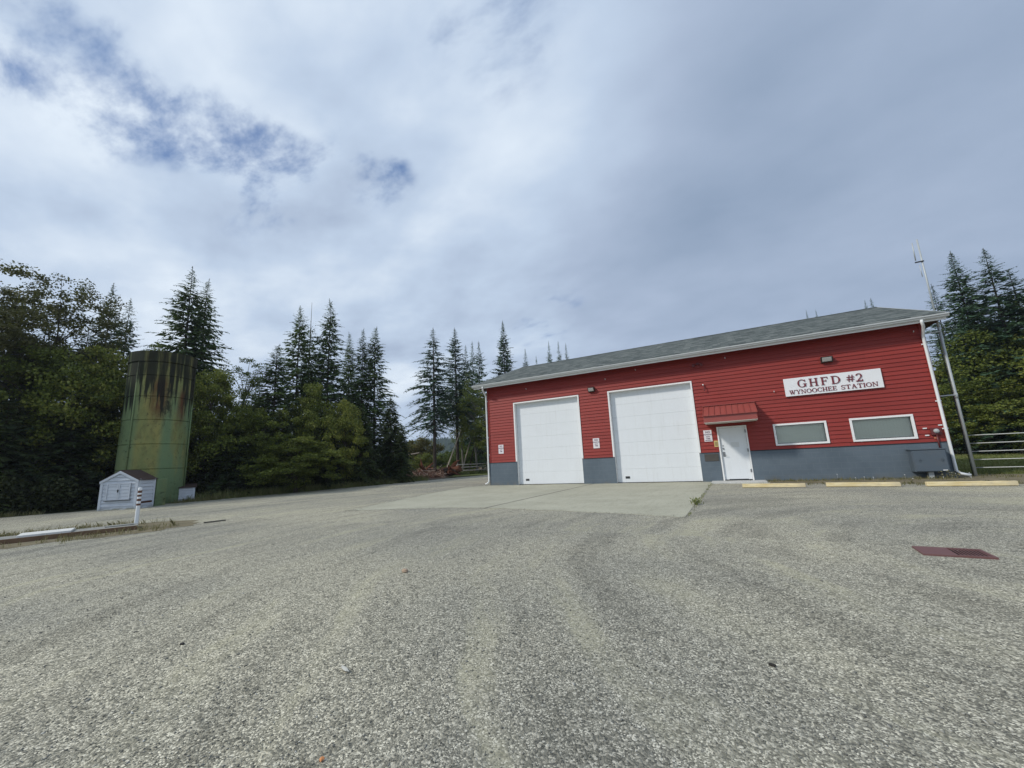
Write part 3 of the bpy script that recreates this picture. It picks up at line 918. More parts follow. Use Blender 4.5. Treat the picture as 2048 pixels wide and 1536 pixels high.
# small metal roof over the entrance
CX0, CX1, CY = -1.00, 0.90, FY - 1.22
cz0, cz1, cz2 = 2.36, 2.63, 3.08
hood = MB()
prf = [(CY, cz0), (CY, cz1), (FY - 0.03, cz2), (FY - 0.03, cz0)]
hood.add([(CX0 + .03, y, z) for y, z in prf] + [(CX1 - .03, y, z) for y, z in prf],
         [(3, 2, 1, 0), (4, 5, 6, 7), (0, 1, 5, 4), (1, 2, 6, 5), (2, 3, 7, 6)])
cp = bobj('canopy', hood, CANOPY)
obj('soffit', MB().box(CX0 + .031, CX1 - .031, CY + .001, FY - 0.031, cz0 - 0.014, cz0 - 0.002), paint('canopy_soffit', (0.62, 0.60, 0.55), 0.6, 0.2), cp)
rf = MB()
dy, dzz = (FY - 0.03) - (CY - 0.06), (cz2 + 0.012) - (cz1 + 0.012 - 0.06 * (cz2 - cz1) / 1.19)
za = cz1 + 0.012 - 0.06 * (cz2 - cz1) / 1.19
rf.add([(CX0, CY - .06, za), (CX1, CY - .06, za), (CX1, FY - .03, cz2 + .012), (CX0, FY - .03, cz2 + .012),
        (CX0, CY - .06, za - .01), (CX1, CY - .06, za - .01), (CX1, FY - .03, cz2 + .002), (CX0, FY - .03, cz2 + .002)],
       [(0, 1, 2, 3), (7, 6, 5, 4), (0, 4, 5, 1), (1, 5, 6, 2), (3, 7, 4, 0)])
for k in range(10):
    x = CX0 + 0.005 + k * (CX1 - CX0 - 0.03) / 9
    rf.add([(x, CY - .062, za + .002), (x + .02, CY - .062, za + .002), (x + .02, FY - .031, cz2 + .014), (x, FY - .031, cz2 + .014),
            (x + .005, CY - .062, za + .028), (x + .015, CY - .062, za + .028), (x + .015, FY - .031, cz2 + .040), (x + .005, FY - .031, cz2 + .040)],
           [(0, 4, 7, 3), (4, 5, 6, 7), (5, 1, 2, 6), (0, 1, 5, 4)])
obj('metal_roofing', rf, CANOPY, cp)
obj('flashing', MB().box(CX0 - .01, CX1 + .01, FY - 0.085, FY - 0.029, cz2 + 0.03, cz2 + 0.055), CANOPY, cp)

# ------------------------------------------------------------------ lettering
T1, T0 = 0.175, 0.075
def glyph(ch):
    """strokes of a slab serif capital in a box of height 1: returns (width, list of (x, z) polygons)"""
    L = []
    def bar(x0, z0, x1, z1): L.append([(x0, z0), (x1, z0), (x1, z1), (x0, z1)])
    def stem(x, w=T1, serif=0.09):
        bar(x, 0, x + w, 1); bar(x - serif, 0, x + w + serif, T0 * .8); bar(x - serif, 1 - T0 * .8, x + w + serif, 1)
    def slant(xa, za, xb, zb, wd): L.append([(xa, za), (xa + wd, za), (xb + wd, zb), (xb, zb)])
    def arc(cx, cz, rx, rz, a0, a1, thick=T1, thin=T0, n=18):
        for i in range(n):
            q = []
            A, B = RAD(a0 + (a1 - a0) * i / n), RAD(a0 + (a1 - a0) * (i + 1) / n)
            for a, inner in ((A, 0), (B, 0), (B, 1), (A, 1)):
                wd = thin + (thick - thin) * abs(math.cos(a)) ** 1.2
                k = wd if inner else 0
                q.append((cx + (rx - k) * math.cos(a), cz + (rz - (thin if inner else 0)) * math.sin(a)))
            L.append(q)
    if ch == 'G':
        arc(.47, .5, .47, .51, 40, 320); bar(.72, .06, .72 + T1, .46); bar(.60, .40, .98, .46); bar(.80, .66, .86, .97); return .96, L
    if ch == 'C':
        arc(.47, .5, .47, .51, 40, 320); bar(.80, .66, .86, .98); bar(.80, .10, .85, .30); return .90, L
    if ch == 'O':
        arc(.5, .5, .5, .51, 0, 360, n=28); return 1.0, L
    if ch == 'H':
        stem(.09); stem(.68); bar(.2, .46, .75, .46 + T0); return .95, L
    if ch == 'I':
        stem(.09); return .36, L
    if ch in 'FE':
        stem(.09); bar(.2, 1 - T0, .74, 1); bar(.68, .74, .74, 1); bar(.2, .47, .56, .47 + T0); bar(.52, .38, .57, .66)
        if ch == 'E':
            bar(.2, 0, .78, T0); bar(.72, 0, .78, .28); return .82, L
        return .78, L
    if ch == 'D':
        stem(.09); arc(.36, .5, .56, .5, -90, 90); bar(.2, 0, .4, T0); bar(.2, 1 - T0, .4, 1); return .93, L
    if ch == '2':
        arc(.36, .70, .33, .30, 165, -35, n=14); L.append([(.02, .0), (.16, .0), (.66, .58), (.46, .50)]); bar(.02, 0, .70, .13); bar(.64, 0, .70, .26); return .72, L
    if ch == '#':
        slant(.18, .08, .30, .92, .09); slant(.50, .08, .62, .92, .09); bar(.02, .32, .80, .41); bar(.06, .60, .84, .69); return .86, L
    if ch == 'W':
        slant(.10, 1, .34, 0, T1); slant(.44, 0, .62, 1, T0); slant(.56, 1, .80, 0, T1); slant(.90, 0, 1.14, 1, T0)
        for x in (.0, .46, 1.06): bar(x, 1 - T0 * .8, x + .36, 1)
        return 1.32, L
    if ch == 'Y':
        slant(.08, 1, .40, .44, T1); slant(.50, .44, .80, 1, T0); bar(.40, 0, .40 + T1, .50); bar(.28, 0, .70, T0 * .8)
        bar(0, 1 - T0 * .8, .36, 1); bar(.66, 1 - T0 * .8, .96, 1); return .94, L
    if ch == 'N':
        bar(.12, 0, .12 + T0, 1); bar(.80, 0, .80 + T0, 1); slant(.08, 1, .72, 0, T1); bar(0, 0, .32, T0 * .8); bar(0, 1 - T0 * .8, .24, 1); bar(.68, 1 - T0 * .8, 1.0, 1); return 1.0, L
    if ch == 'A':
        slant(.10, 0, .42, 1, T0); slant(.72, 0, .40, 1, T1); bar(.24, .32, .74, .32 + T0); bar(0, 0, .32, T0 * .8); bar(.62, 0, 1.0, T0 * .8); return .98, L
    if ch == 'T':
        bar(.37, 0, .37 + T1, 1); bar(.25, 0, .68, T0 * .8); bar(.02, 1 - T0, .90, 1); bar(.02, .74, .08, 1); bar(.84, .74, .90, 1); return .92, L
    if ch == 'S':
        arc(.36, .745, .32, .265, 30, 270, T1 * .8); arc(.36, .255, .34, .265, 90, -150, T1 * .8); bar(.62, .70, .67, .98); bar(.03, .02, .08, .30); return .72, L
    return .45, L

def lettering(text, x0, x1, z0, h, y, depth, tight=0.10):
    gl = [glyph(c) for c in text]
    tot = sum(g[0] for g in gl) + tight * (len(gl) - 1)
    sx = (x1 - x0) / tot
    mb = MB()
    x = x0
    k = 0
    for wd, polys in gl:
        for p in polys:
            k += 1
            q = [(x + a * sx, z0 + b * h) for a, b in p]
            area = sum(q[i][0] * q[(i + 1) % len(q)][1] - q[(i + 1) % len(q)][0] * q[i][1] for i in range(len(q)))
            if area < 0: q = q[::-1]
            mb.extrude_y(q, y - depth - 0.0002 * (k % 7), y)
        x += (wd + tight) * sx
    return mb

SGX0, SGX1, SGZ0, SGZ1 = 1.98, 4.92, 3.185, 3.88
LETTER = paint('maroon_letters', (0.17, 0.022, 0.032), 0.45, 0.4, 0.08)
sg = thing('sign', 'long white station sign with raised maroon letters on the red siding', 'sign', ((SGX0 + SGX1) / 2, FY - 0.03, (SGZ0 + SGZ1) / 2))
def on(root, name, mb, mat, **k):
    o = obj(name, mb, mat, root, **k)
    o.location = -Vector(root.location)
    return o
on(sg, 'board', MB().box(SGX0, SGX1, FY - 0.085, FY - 0.026, SGZ0, SGZ1), paint('sign_white', (0.80, 0.81, 0.82), 0.4, 0.4, 0.02), bevel=0.006)
SW, SH = SGX1 - SGX0, SGZ1 - SGZ0
y_s = FY - 0.0855
on(sg, 'station_lettering', lettering('GHFD', SGX0 + .147 * SW, SGX0 + .595 * SW, SGZ1 - .56 * SH, .43 * SH, y_s, 0.022, 0.30), LETTER)
on(sg, 'number_lettering', lettering('#2', SGX0 + .655 * SW, SGX0 + .815 * SW, SGZ1 - .57 * SH, .43 * SH, y_s, 0.022, 0.10), LETTER)
on(sg, 'name_lettering', lettering('WYNOOCHEE', SGX0 + .042 * SW, SGX0 + .545 * SW, SGZ1 - .90 * SH, .225 * SH, y_s, 0.016, 0.10), LETTER)
on(sg, 'name_lettering', lettering('STATION', SGX0 + .588 * SW, SGX0 + .948 * SW, SGZ1 - .90 * SH, .225 * SH, y_s, 0.016, 0.10), LETTER)

def words(lines, y, mat, root):
    for txt, x, z, size in lines:
        cu = bpy.data.curves.new('lettering', 'FONT')
        cu.body = txt
        cu.size = size
        cu.align_x = 'CENTER'
        cu.extrude = 0.001
        cu.offset = size * 0.02
        tmp = bpy.data.objects.new('lettering', cu)
        me = bpy.data.meshes.new_from_object(tmp)
        bpy.data.objects.remove(tmp)
        o = obj('lettering', me, mat, root)
        o.rotation_euler = (RAD(90), 0, 0)
        o.location = Vector((x, y, z)) - Vector(root.location)

PLATE = paint('sign_plate', (0.74, 0.70, 0.72), 0.4, 0.4, 0.03)
INK = paint('sign_ink', (0.10, 0.05, 0.09), 0.5, 0.3)
def parking_sign(x, z, label, arrow=False):
    r = thing('parking_sign', label, 'sign', (x, FY - 0.03, z), group='parking signs on the front wall')
    b = 0.155
    on(r, 'plate', MB().box(x - b, x + b, FY - 0.034, FY - 0.0265, z - 0.235, z + 0.235), PLATE, bevel=0.003)
    y = FY - 0.0355
    words([('NO', x, z + 0.115, 0.115), ('PARKING', x, z + 0.025, 0.078), ('ANY', x, z - 0.062, 0.075), ('TIME', x, z - 0.145, 0.075)], y, INK, r)
    if arrow:
        a = MB().box(x - 0.09, x + 0.11, y - 0.001, y + 0.001, z - 0.198, z - 0.178)
        a.extrude_y([(x - 0.125, z - 0.188), (x - 0.085, z - 0.212), (x - 0.085, z - 0.164)], y - 0.0015, y + 0.001)
        on(r, 'arrow', a, INK)
parking_sign(-11.005, 1.885, 'white no parking sign left of the smaller bay door')
parking_sign(-5.765, 1.875, 'white no parking sign on the pier between the two bay doors')
parking_sign(-0.955, 1.88, 'white no parking sign with an arrow, between bay door and entrance', True)

yp = thing('key_box', 'small yellow framed box on the red wall by the entrance door', 'box', (-0.665, FY, 1.54))
on(yp, 'frame', MB().box(-0.76, -0.605, FY - 0.045, FY - 0.026, 1.41, 1.66), paint('yellow_frame', (0.62, 0.50, 0.20), 0.5, 0.3), bevel=0.004)
on(yp, 'plate', MB().box(-0.735, -0.63, FY - 0.049, FY - 0.0455, 1.45, 1.62), paint('ochre_plate', (0.34, 0.26, 0.12), 0.5, 0.3, 0.2, 40.0))
pq = thing('plaque', 'brown grey plaque on the grey base left of the entrance door', 'plaque', (-0.93, FY, 0.97))
on(pq, 'board', MB().box(-1.19, -0.66, FY - 0.052, FY - 0.036, 0.84, 1.13), paint('plaque_bronze', (0.075, 0.068, 0.060), 0.5, 0.4, 0.3, 6.0), bevel=0.004)

# wall lamps
LENS = paint('lamp_lens', (0.42, 0.42, 0.40), 0.2, 0.6, 0.08, 12.0)
BRONZE = paint('bronze_housing', (0.035, 0.028, 0.026), 0.5, 0.4, 0.15)
def wall_lamp(x, z, wd, label):
    r = thing('wall_lamp', label, 'lamp', (x, FY, z), group='wall pack lamps on the front wall')
    hgt = 0.22
    b = MB()
    b.add([(x - wd, FY - .026, z - hgt / 2), (x + wd, FY - .026, z - hgt / 2), (x + wd, FY - .026, z + hgt / 2), (x - wd, FY - .026, z + hgt / 2),
           (x - wd, FY - .12, z - hgt / 2), (x + wd, FY - .12, z - hgt / 2), (x + wd, FY - .22, z + hgt / 2 - .01), (x - wd, FY - .22, z + hgt / 2 - .01)],
          [(0, 1, 5, 4), (1, 2, 6, 5), (2, 3, 7, 6), (3, 0, 4, 7), (4, 5, 6, 7), (3, 2, 1, 0)])
    on(r, 'housing', b, BRONZE, bevel=0.01)
    l = MB()
    def f(u, v, o):
        return (x + (u - .5) * 2 * wd, FY - .12 - v * .10 - o, z - hgt / 2 + v * (hgt - .01))
    l.add([f(.1, .14, .003), f(.9, .14, .003), f(.9, .84, .003), f(.1, .84, .003), f(.14, .2, .02), f(.86, .2, .02), f(.86, .78, .02), f(.14, .78, .02)],
          [(0, 1, 5, 4), (1, 2, 6, 5), (2, 3, 7, 6), (3, 0, 4, 7), (4, 5, 6, 7)])
    on(r, 'lens', l, LENS)
wall_lamp(-5.76, 4.45, 0.16, 'bronze wall lamp between the two bay doors')
wall_lamp(3.45, 4.44, 0.18, 'bronze wall lamp above the station sign')

MAROON = paint('maroon_fitting', (0.13, 0.03, 0.03), 0.45, 0.4)
r = thing('security_light', 'twin headed maroon floodlight under the eaves above the larger bay door', 'light', (-0.95, FY, 4.95))
on(r, 'bracket', MB().box(-1.03, -0.93, FY - 0.07, FY - 0.026, 4.93, 5.03), MAROON, bevel=0.006)
for dx in (-0.16, 0.14):
    h = MB()
    xc = -0.98 + dx
    h.tube([(-0.98, FY - 0.06, 4.97), (xc, FY - 0.12, 4.96)], 0.012, 8)
    h.lathe([(0.001, 0.06), (0.035, 0.055), (0.05, 0.0), (0.066, -0.07), (0.062, -0.075), (0.045, -0.05), (0.001, -0.04)], 16, (xc, FY - 0.15, 4.93))
    on(r, 'lamp_head', h, MAROON, smooth=True)
r = thing('wall_camera', 'small maroon gooseneck fitting with pale tip right of the larger bay door', 'fitting', (-0.83, FY, 3.9))
on(r, 'mount', MB().tube([(-0.87, FY - .03, 4.0), (-0.86, FY - .10, 4.02), (-0.84, FY - .13, 3.95), (-0.82, FY - .12, 3.82), (-0.86, FY - .11, 3.78)], 0.02, 8), MAROON, smooth=True)
on(r, 'tip', MB().lathe([(0.001, 0.03), (0.03, 0.02), (0.03, -0.02), (0.001, -0.03)], 12, (-0.87, FY - .09, 4.04)), TRIM)

hk = None
for x, z, lab in ((-5.05, 4.86, 'left of the larger bay door corner'), (-9.3, 4.93, 'above the smaller bay door'), (-3.6, 5.1, 'above the larger bay door'),
                  (0.1, 5.05, 'above the entrance canopy'), (6.02, 5.02, 'at the top of the right downspout'), (1.62, 3.42, 'left of the station sign')):
    m = MB().tube([(x, FY - .02, z), (x, FY - .07, z + .005), (x, FY - .075, z + .05)], 0.011, 6)
    tag(obj('wall_hook', m, TRIM), 'tiny white hook on the red siding ' + lab, 'hook', 'white hooks on the siding')

# electric meter and cabinet
r = thing('electric_meter', 'round glass electric meter with clamps beside the right downspout', 'meter', (5.98, FY, 1.55))
on(r, 'socket_box', MB().box(5.84, 6.10, FY - 0.10, FY - 0.026, 1.42, 1.66), MAROON, bevel=0.008)
m = MB()
for k in range(1):
    m.lathe([(0.072, 0.0), (0.072, 0.03), (0.062, 0.035), (0.058, 0.07), (0.04, 0.08), (0.001, 0.085)], 24)
o = on(r, 'meter_glass', m, paint('meter_glass', (0.40, 0.42, 0.42), 0.12, 0.7, 0.2, 20.0), smooth=True)
o.rotation_euler = (RAD(90), 0, 0)
o.location = (-0.01, -0.10, 0.0)
for x, z in ((5.72, 1.66), (5.74, 1.42), (6.12, 1.74)):
    on(r, 'clamp', MB().box(x - .05, x + .05, FY - 0.05, FY - 0.026, z - .018, z + .018), TRIM)
on(r, 'seal_tag', MB().box(5.90, 5.99, FY - 0.034, FY - 0.026, 1.30, 1.36), paint('orange_tag', (0.6, 0.22, 0.12), 0.6))
on(r, 'conduit', MB().tube([(5.97, FY - .065, 1.42), (5.97, FY - .065, 0.985)], 0.024, 10), MAROON, smooth=True)

CAB = paint('cabinet_grey', (0.088, 0.115, 0.142), 0.5, 0.4, 0.06, 2.0, (0.14, 0.13, 0.11), 0.25)
r = thing('utility_cabinet', 'grey utility cabinet on a short post at the foot of the right wall', 'cabinet', (5.55, 18.6, 0))
on(r, 'body', MB().box(5.13, 5.98, 18.45, 18.835, 0.235, 0.95), CAB, bevel=0.01)
on(r, 'lid', MB().box(5.10, 6.01, 18.42, 18.838, 0.952, 0.985), CAB, bevel=0.006)
on(r, 'door_panel', MB().box(5.155, 5.955, 18.432, 18.448, 0.26, 0.93), CAB, bevel=0.005)
for x in (5.30, 5.84):
    on(r, 'latch', MB().box(x - .012, x + .012, 18.418, 18.431, 0.56, 0.68).tube([(x + .03, 18.42, .62), (x - .03, 18.42, .62)], 0.01, 8), CAB)
on(r, 'tag_plate', MB().box(5.80, 5.91, 18.427, 18.431, 0.27, 0.295), TRIM)
on(r, 'post', MB().box(5.47, 5.60, 18.56, 18.70, -0.05, 0.234), GALV)
# ------------------------------------------------------------------ mast, gate, wheel stops, drain
r = thing('antenna_mast', 'tall thin galvanised antenna mast standing at the right corner of the red building', 'antenna', (6.84, 19.35, 0))
def at_mast(z): return (6.84 + 0.003 * z, 19.35 - 0.003 * z, z)
on(r, 'pole', MB().tube([at_mast(-0.1), at_mast(5.15)], 0.043, 12), GALV, smooth=True)
on(r, 'upper_pole', MB().tube([at_mast(5.05), at_mast(8.55)], [0.03, 0.026], 10), GALV, smooth=True)
on(r, 'coupling', MB().tube([at_mast(2.62), at_mast(2.80)], 0.052, 12), GALV, smooth=True)
for z in (2.74, 5.0):
    x, y, _ = at_mast(z)
    on(r, 'bracket', MB().box(XR + 0.02, x + 0.02, y - 0.055, y - 0.015, z - 0.02, z + 0.02), GALV)
on(r, 'cable', MB().tube([(6.78, 19.36, 0.0), (6.79, 19.37, 2.0), (6.785, 19.37, 4.9)], 0.012, 6), DARK, smooth=True)
a = on(r, 'antenna', MB().tube([(6.69, 19.3, 7.75), (6.71, 19.3, 8.45)], 0.018, 8), GALV, smooth=True)
obj('lower_element', MB().tube([(6.76, 19.3, 7.10), (6.76, 19.3, 7.55)], 0.012, 8), GALV, a, smooth=True)
obj('clamp', MB().box(6.66, 6.90, 19.28, 19.32, 7.66, 7.70), DARK, a)

r = thing('pipe_gate', 'white five bar pipe gate joining the right corner of the building', 'gate', (7.0, 19.6, 0))
for z in (0.265, 0.53, 0.80, 1.07, 1.34):
    on(r, 'rail', MB().tube([(6.9, 19.6, z + 0.01), (9.6, 19.585, z - 0.005), (13.2, 19.56, z)], 0.0145, 8), paint('gate_enamel', (0.46, 0.48, 0.46), 0.4, 0.45, 0.1, 3.0, (0.35, 0.30, 0.25), 0.3) if z < 0.3 else bpy.data.materials['gate_enamel'], smooth=True)
for x in (6.92, 13.2):
    on(r, 'post', MB().tube([(x, 19.6, -0.1), (x, 19.6, 1.42)], 0.03, 10), GALV, smooth=True)

def mat_stop():
    m, t = new_mat('weathered_yellow_timber')
    co = t.n('TexCoord').outputs['Object']
    g = t.noise(t.mapping(co, scale=(0.8, 9, 9)), 3.0, 5.0, 0.65)
    wn = t.noise(co, 2.0, 5.0, 0.7)
    c = t.mix(t.mr(g, 0.35, 0.65), (0.60, 0.48, 0.24), (0.76, 0.66, 0.42))
    c = t.mix(t.mr(wn, 0.5, 0.72, 0, 0.7), c, (0.50, 0.44, 0.31))
    finish(t, c, 0.7, 0.25, g, 0.35, 0.006)
    return m
STOP = mat_stop()
ws_l = ('nearest the entrance door', 'in the middle, below the windows', 'farthest right, below the utility cabinet')
for i, (xa, ya, xb, yb) in enumerate(((0.03, 15.78, 1.76, 15.72), (2.29, 15.78, 3.98, 15.62), (4.50, 15.55, 6.22, 15.52))):
    L = math.hypot(xb - xa, yb - ya)
    mb = MB()
    pr = [(-0.085, 0.0), (0.085, 0.0), (0.075, 0.115), (-0.075, 0.115)]
    nseg = 14
    vs = []
    for k in range(nseg + 1):
        for a_, b_ in pr:
            vs.append((-L / 2 + L * k / nseg, a_ + rng.normal(0, .002), b_ + (rng.normal(0, .0025) if b_ > 0.01 else 0)))
    fs = [(3, 2, 1, 0), tuple(nseg * 4 + q for q in (0, 1, 2, 3))]
    for k in range(nseg):
        for q in range(4):
            fs.append((k * 4 + q, k * 4 + (q + 1) % 4, k * 4 + 4 + (q + 1) % 4, k * 4 + 4 + q))
    mb.add(vs, fs)
    o = obj('wheel_stop', mb, STOP, loc=((xa + xb) / 2, (ya + yb) / 2 + 0.07, 0.012), bevel=0.012)
    o.rotation_euler = (0, 0, math.atan2(yb - ya, xb - xa))
    tag(o, 'pale yellow wheel stop ' + ws_l[i], 'wheel stop', 'wheel stops in front of the building')

RUST = paint('maroon_cast_iron', (0.15, 0.075, 0.072), 0.6, 0.35, 0.15, 6.0, (0.12, 0.05, 0.035), 0.4)
r = thing('drain_grate', 'maroon cast iron drain cover in the gravel, slotted on its right half', 'drain', (1.99, 6.61, 0), rz=RAD(-3))
obj('plate', MB().box(-0.29, 0.0, -0.215, 0.215, 0.0, 0.024), RUST, r, bevel=0.004)
fr = MB()
fr.box(0.001, 0.29, -0.215, -0.175, 0.0, 0.024); fr.box(0.001, 0.29, 0.175, 0.215, 0.0, 0.024); fr.box(0.262, 0.29, -0.174, 0.174, 0.0, 0.024)
obj('rim', fr, RUST, r)
for k in range(8):
    x = 0.026 + k * 0.0305
    obj('bar', MB().box(x, x + 0.010, -0.174, 0.174, 0.0165, 0.022), RUST, r)
obj('pit', MB().quad((0.0, -0.175, 0.007), (0.262, -0.175, 0.007), (0.262, 0.175, 0.007), (0.0, 0.175, 0.007)), BLACK, r)  # flat black sheet stands in for the dark depth below the slots

# ------------------------------------------------------------------ raised island at the left
ISLC = mat_concrete('island_concrete', (0.20, 0.205, 0.185), (0.28, 0.28, 0.255))
WOODB = paint('weathered_board', (0.17, 0.11, 0.07), 0.85, 0.15, 0.3, 5.0, (0.08, 0.05, 0.035), 0.5)
ang = math.atan2(4.76 - 2.71, -13.6 + 14.32)
r = thing('concrete_island', 'low raised concrete island with a brown timber edge beside the marker post', 'kerb', (-13.68, 4.82, 0), rz=ang)
obj('slab', MB().box(-9.0, 0.0, 0.045, 0.95, -0.05, 0.10), ISLC, r, bevel=0.008)
eb = MB()
for k in range(4):
    eb.box(-9.0 + k * 2.25, -9.0 + (k + 1) * 2.25 - 0.008, -0.01, 0.042, -0.05, 0.105 + 0.004 * (k % 2))
obj('edge_board', eb, WOODB, r, bevel=0.004)
def isl(u, v, z=0.10):
    c, s = math.cos(ang), math.sin(ang)
    return (-13.68 + u * c - v * s, 4.82 + u * s + v * c, z)
o = obj('painted_slab', MB().prism([(-2.02, 0.10), (-1.18, 0.10), (-1.17, 0.84), (-2.04, 0.82)], 0.002, 0.05), paint('worn_white_paint', (0.66, 0.66, 0.63), 0.7, 0.2, 0.08, 3.0, (0.35, 0.34, 0.30), 0.4), loc=isl(0, 0), bevel=0.006)
o.rotation_euler = (0, 0, ang)
tag(o, 'white painted concrete slab lying on the raised island', 'slab')
o = obj('flat_lid', MB().prism([(-0.62, 0.45), (-0.08, 0.47), (-0.09, 0.80), (-0.60, 0.78)], 0.002, 0.02), ISLC, loc=isl(0, 0), bevel=0.004)
o.rotation_euler = (0, 0, ang)
tag(o, 'thin pale concrete lid on the island beside the marker post', 'lid')

r = thing('marker_post', 'white marker post with brown bands at the end of the concrete island', 'post', (-14.45, 5.05, 0.0))
obj('post', MB().lathe([(0.046, -0.1), (0.043, 1.02), (0.040, 1.04), (0.001, 1.045)], 20), WHITE, r, smooth=True)
BAND = paint('brown_band', (0.14, 0.07, 0.045), 0.6, 0.3, 0.2, 12.0)
for z0_, z1_ in ((0.90, 0.965), (0.80, 0.855), (0.685, 0.745), (0.565, 0.62)):
    obj('band', MB().lathe([(0.0455, z0_), (0.0455, z1_)], 20), BAND, r, smooth=True)
o = tag(obj('steel_bar', MB().tube([(-12.85, 5.93, 0.03), (-12.7, 6.4, 0.032)], 0.018, 6), paint('dark_bar', (0.07, 0.065, 0.06), 0.7, 0.3)), 'short dark steel bar lying on the gravel right of the marker post', 'bar')

# ------------------------------------------------------------------ the old concrete silo
def mat_silo():
    m, t = new_mat('peeling_green_concrete')
    co = t.n('TexCoord').outputs['Object']
    s = t.n('SeparateXYZ', None, _0=co)
    z = s.outputs[2]
    an = t.m('ARCTAN2', s.outputs[1], s.outputs[0])
    # front of the silo (towards the lot) has angle near -0.35; u runs round it in metres
    u = t.m('MULTIPLY', t.m('SUBTRACT', an, -0.35), 1.4)
    uz = t.n('CombineXYZ', None, _0=u, _1=z, _2=0.0).outputs[0]
    big = t.noise(t.mapping(uz, scale=(1.0, 0.45, 1)), 0.9, 5.0, 0.6, 0.3)
    c = t.mix(t.mr(big, 0.36, 0.64), (0.205, 0.225, 0.082), (0.310, 0.275, 0.092))
    mott = t.noise(t.mapping(uz, loc=(2, 8, 0), scale=(1.6, 0.9, 1)), 2.4, 6.0, 0.7, 0.4)
    c = t.mix(t.mr(mott, 0.46, 0.66, 0, 0.55), c, (0.135, 0.11, 0.045))
    # cooler green on the flanks and low on the right
    teal = t.noise(t.mapping(uz, loc=(4, 2, 0), scale=(1.1, 0.3, 1)), 0.8, 4.0, 0.55, 0.3)
    right = t.m('MULTIPLY', t.mr(u, 0.0, 0.35), t.mr(z, 6.4, 4.6))
    flank = t.mr(u, -0.62, -1.0)
    teal_f = t.m('MAXIMUM', t.m('MULTIPLY', t.mr(teal, 0.30, 0.52), t.m('MAXIMUM', right, 0.12)), t.m('MULTIPLY', flank, 0.8))
    c = t.mix(t.m('MULTIPLY', teal_f, 0.85), c, (0.15, 0.235, 0.125))
    # rust runs below the top on the centre and right
    ru = t.noise(t.mapping(uz, loc=(0, 0, 0), scale=(2.6, 0.35, 1)), 1.2, 4.0, 0.6)
    r1 = t.m('MULTIPLY', t.mr(t.m('ABSOLUTE', t.m('SUBTRACT', u, -0.02)), 0.6, 0.05), t.m('MULTIPLY', t.mr(z, 3.8, 5.0), t.mr(z, 6.7, 5.9)))
    r2 = t.m('MULTIPLY', t.mr(t.m('ABSOLUTE', t.m('SUBTRACT', u, 0.95)), 0.3, 0.03), t.m('MULTIPLY', t.mr(z, 3.6, 4.6), t.mr(z, 6.2, 5.4)))
    c = t.mix(t.m('MULTIPLY', t.m('MAXIMUM', r1, r2), t.mr(ru, 0.30, 0.52, 0.25, 0.95)), c, (0.115, 0.047, 0.021))
    # black algae running down from the rim in streaks
    k1 = t.noise(t.mapping(uz, scale=(5.5, 0.22, 1)), 1.0, 5.0, 0.62)
    k2 = t.noise(t.mapping(uz, scale=(1.6, 0.30, 1)), 1.0, 4.0, 0.55)
    reach = t.m('ADD', t.m('MULTIPLY', t.mr(k1, 0.3, 0.7), 3.1), t.m('MULTIPLY', t.mr(k2, 0.32, 0.68), 1.5))
    low = t.m('SUBTRACT', 7.45, reach)
    black = t.m('MULTIPLY', t.mr(t.m('SUBTRACT', z, low), -0.55, 0.75), t.mr(k1, 0.30, 0.52, 0.45, 1.0))
    c = t.mix(t.m('MULTIPLY', black, 0.93), c, (0.011, 0.012, 0.010))
    # a dark run down the middle, scattered black spots, chips to bare concrete
    run = t.m('MULTIPLY', t.mr(t.m('ABSOLUTE', t.m('ADD', t.m('SUBTRACT', u, 0.32), t.m('MULTIPLY', t.m('SUBTRACT', k2, 0.5), 0.7))), 0.22, 0.02), t.mr(z, 3.4, 4.6))
    run = t.m('MULTIPLY', run, t.mr(t.noise(t.mapping(uz, scale=(3, 1.2, 1)), 1.5, 4.0, 0.7), 0.40, 0.56))
    c = t.mix(t.m('MULTIPLY', run, 0.85), c, (0.016, 0.018, 0.014))
    sp = t.noise(uz, 5.5, 5.0, 0.72)
    mask = t.noise(uz, 0.9, 2.0)
    c = t.mix(t.m('MULTIPLY', t.mr(sp, 0.57, 0.68), t.mr(mask, 0.40, 0.58, 0, 0.9)), c, (0.018, 0.018, 0.013))
    c = t.mix(t.m('MULTIPLY', t.mr(t.noise(t.mapping(uz, loc=(9, 3, 0)), 8.0, 4.0, 0.7), 0.70, 0.74), 0.6), c, (0.34, 0.30, 0.22))
    base = t.m('MULTIPLY', t.mr(z, 1.3, 0.0), t.mr(t.noise(uz, 2.0, 4.0, 0.7), 0.35, 0.65))
    c = t.mix(t.m('MULTIPLY', base, 0.6), c, (0.04, 0.05, 0.022))
    finish(t, c, 0.85, 0.2, t.m('ADD', sp, t.m('MULTIPLY', k1, 0.5)), 0.5, 0.02)
    return m
SILO = mat_silo()
H = 7.70
r = thing('silo', 'tall stained green concrete silo with black streaks at its rim', 'silo', (-26.73, 9.73, 0))
prof = [(1.43, -0.2)]
zs = [0.0]
for zr in (1.72, 2.95, 4.17, 5.36, 6.45, 7.15):
    prof += [(1.405, zr - 0.03 - (zr - 0.03 - prof[-1][1]) * 0.98), (1.40, zr - 0.025), (1.37, zr - 0.012), (1.37, zr + 0.012), (1.405, zr + 0.025)]
prof += [(1.405, H), (1.28, H), (1.28, H - 0.8), (0.001, H - 0.85)]
obj('shell', MB().lathe(prof, 72), SILO, r)
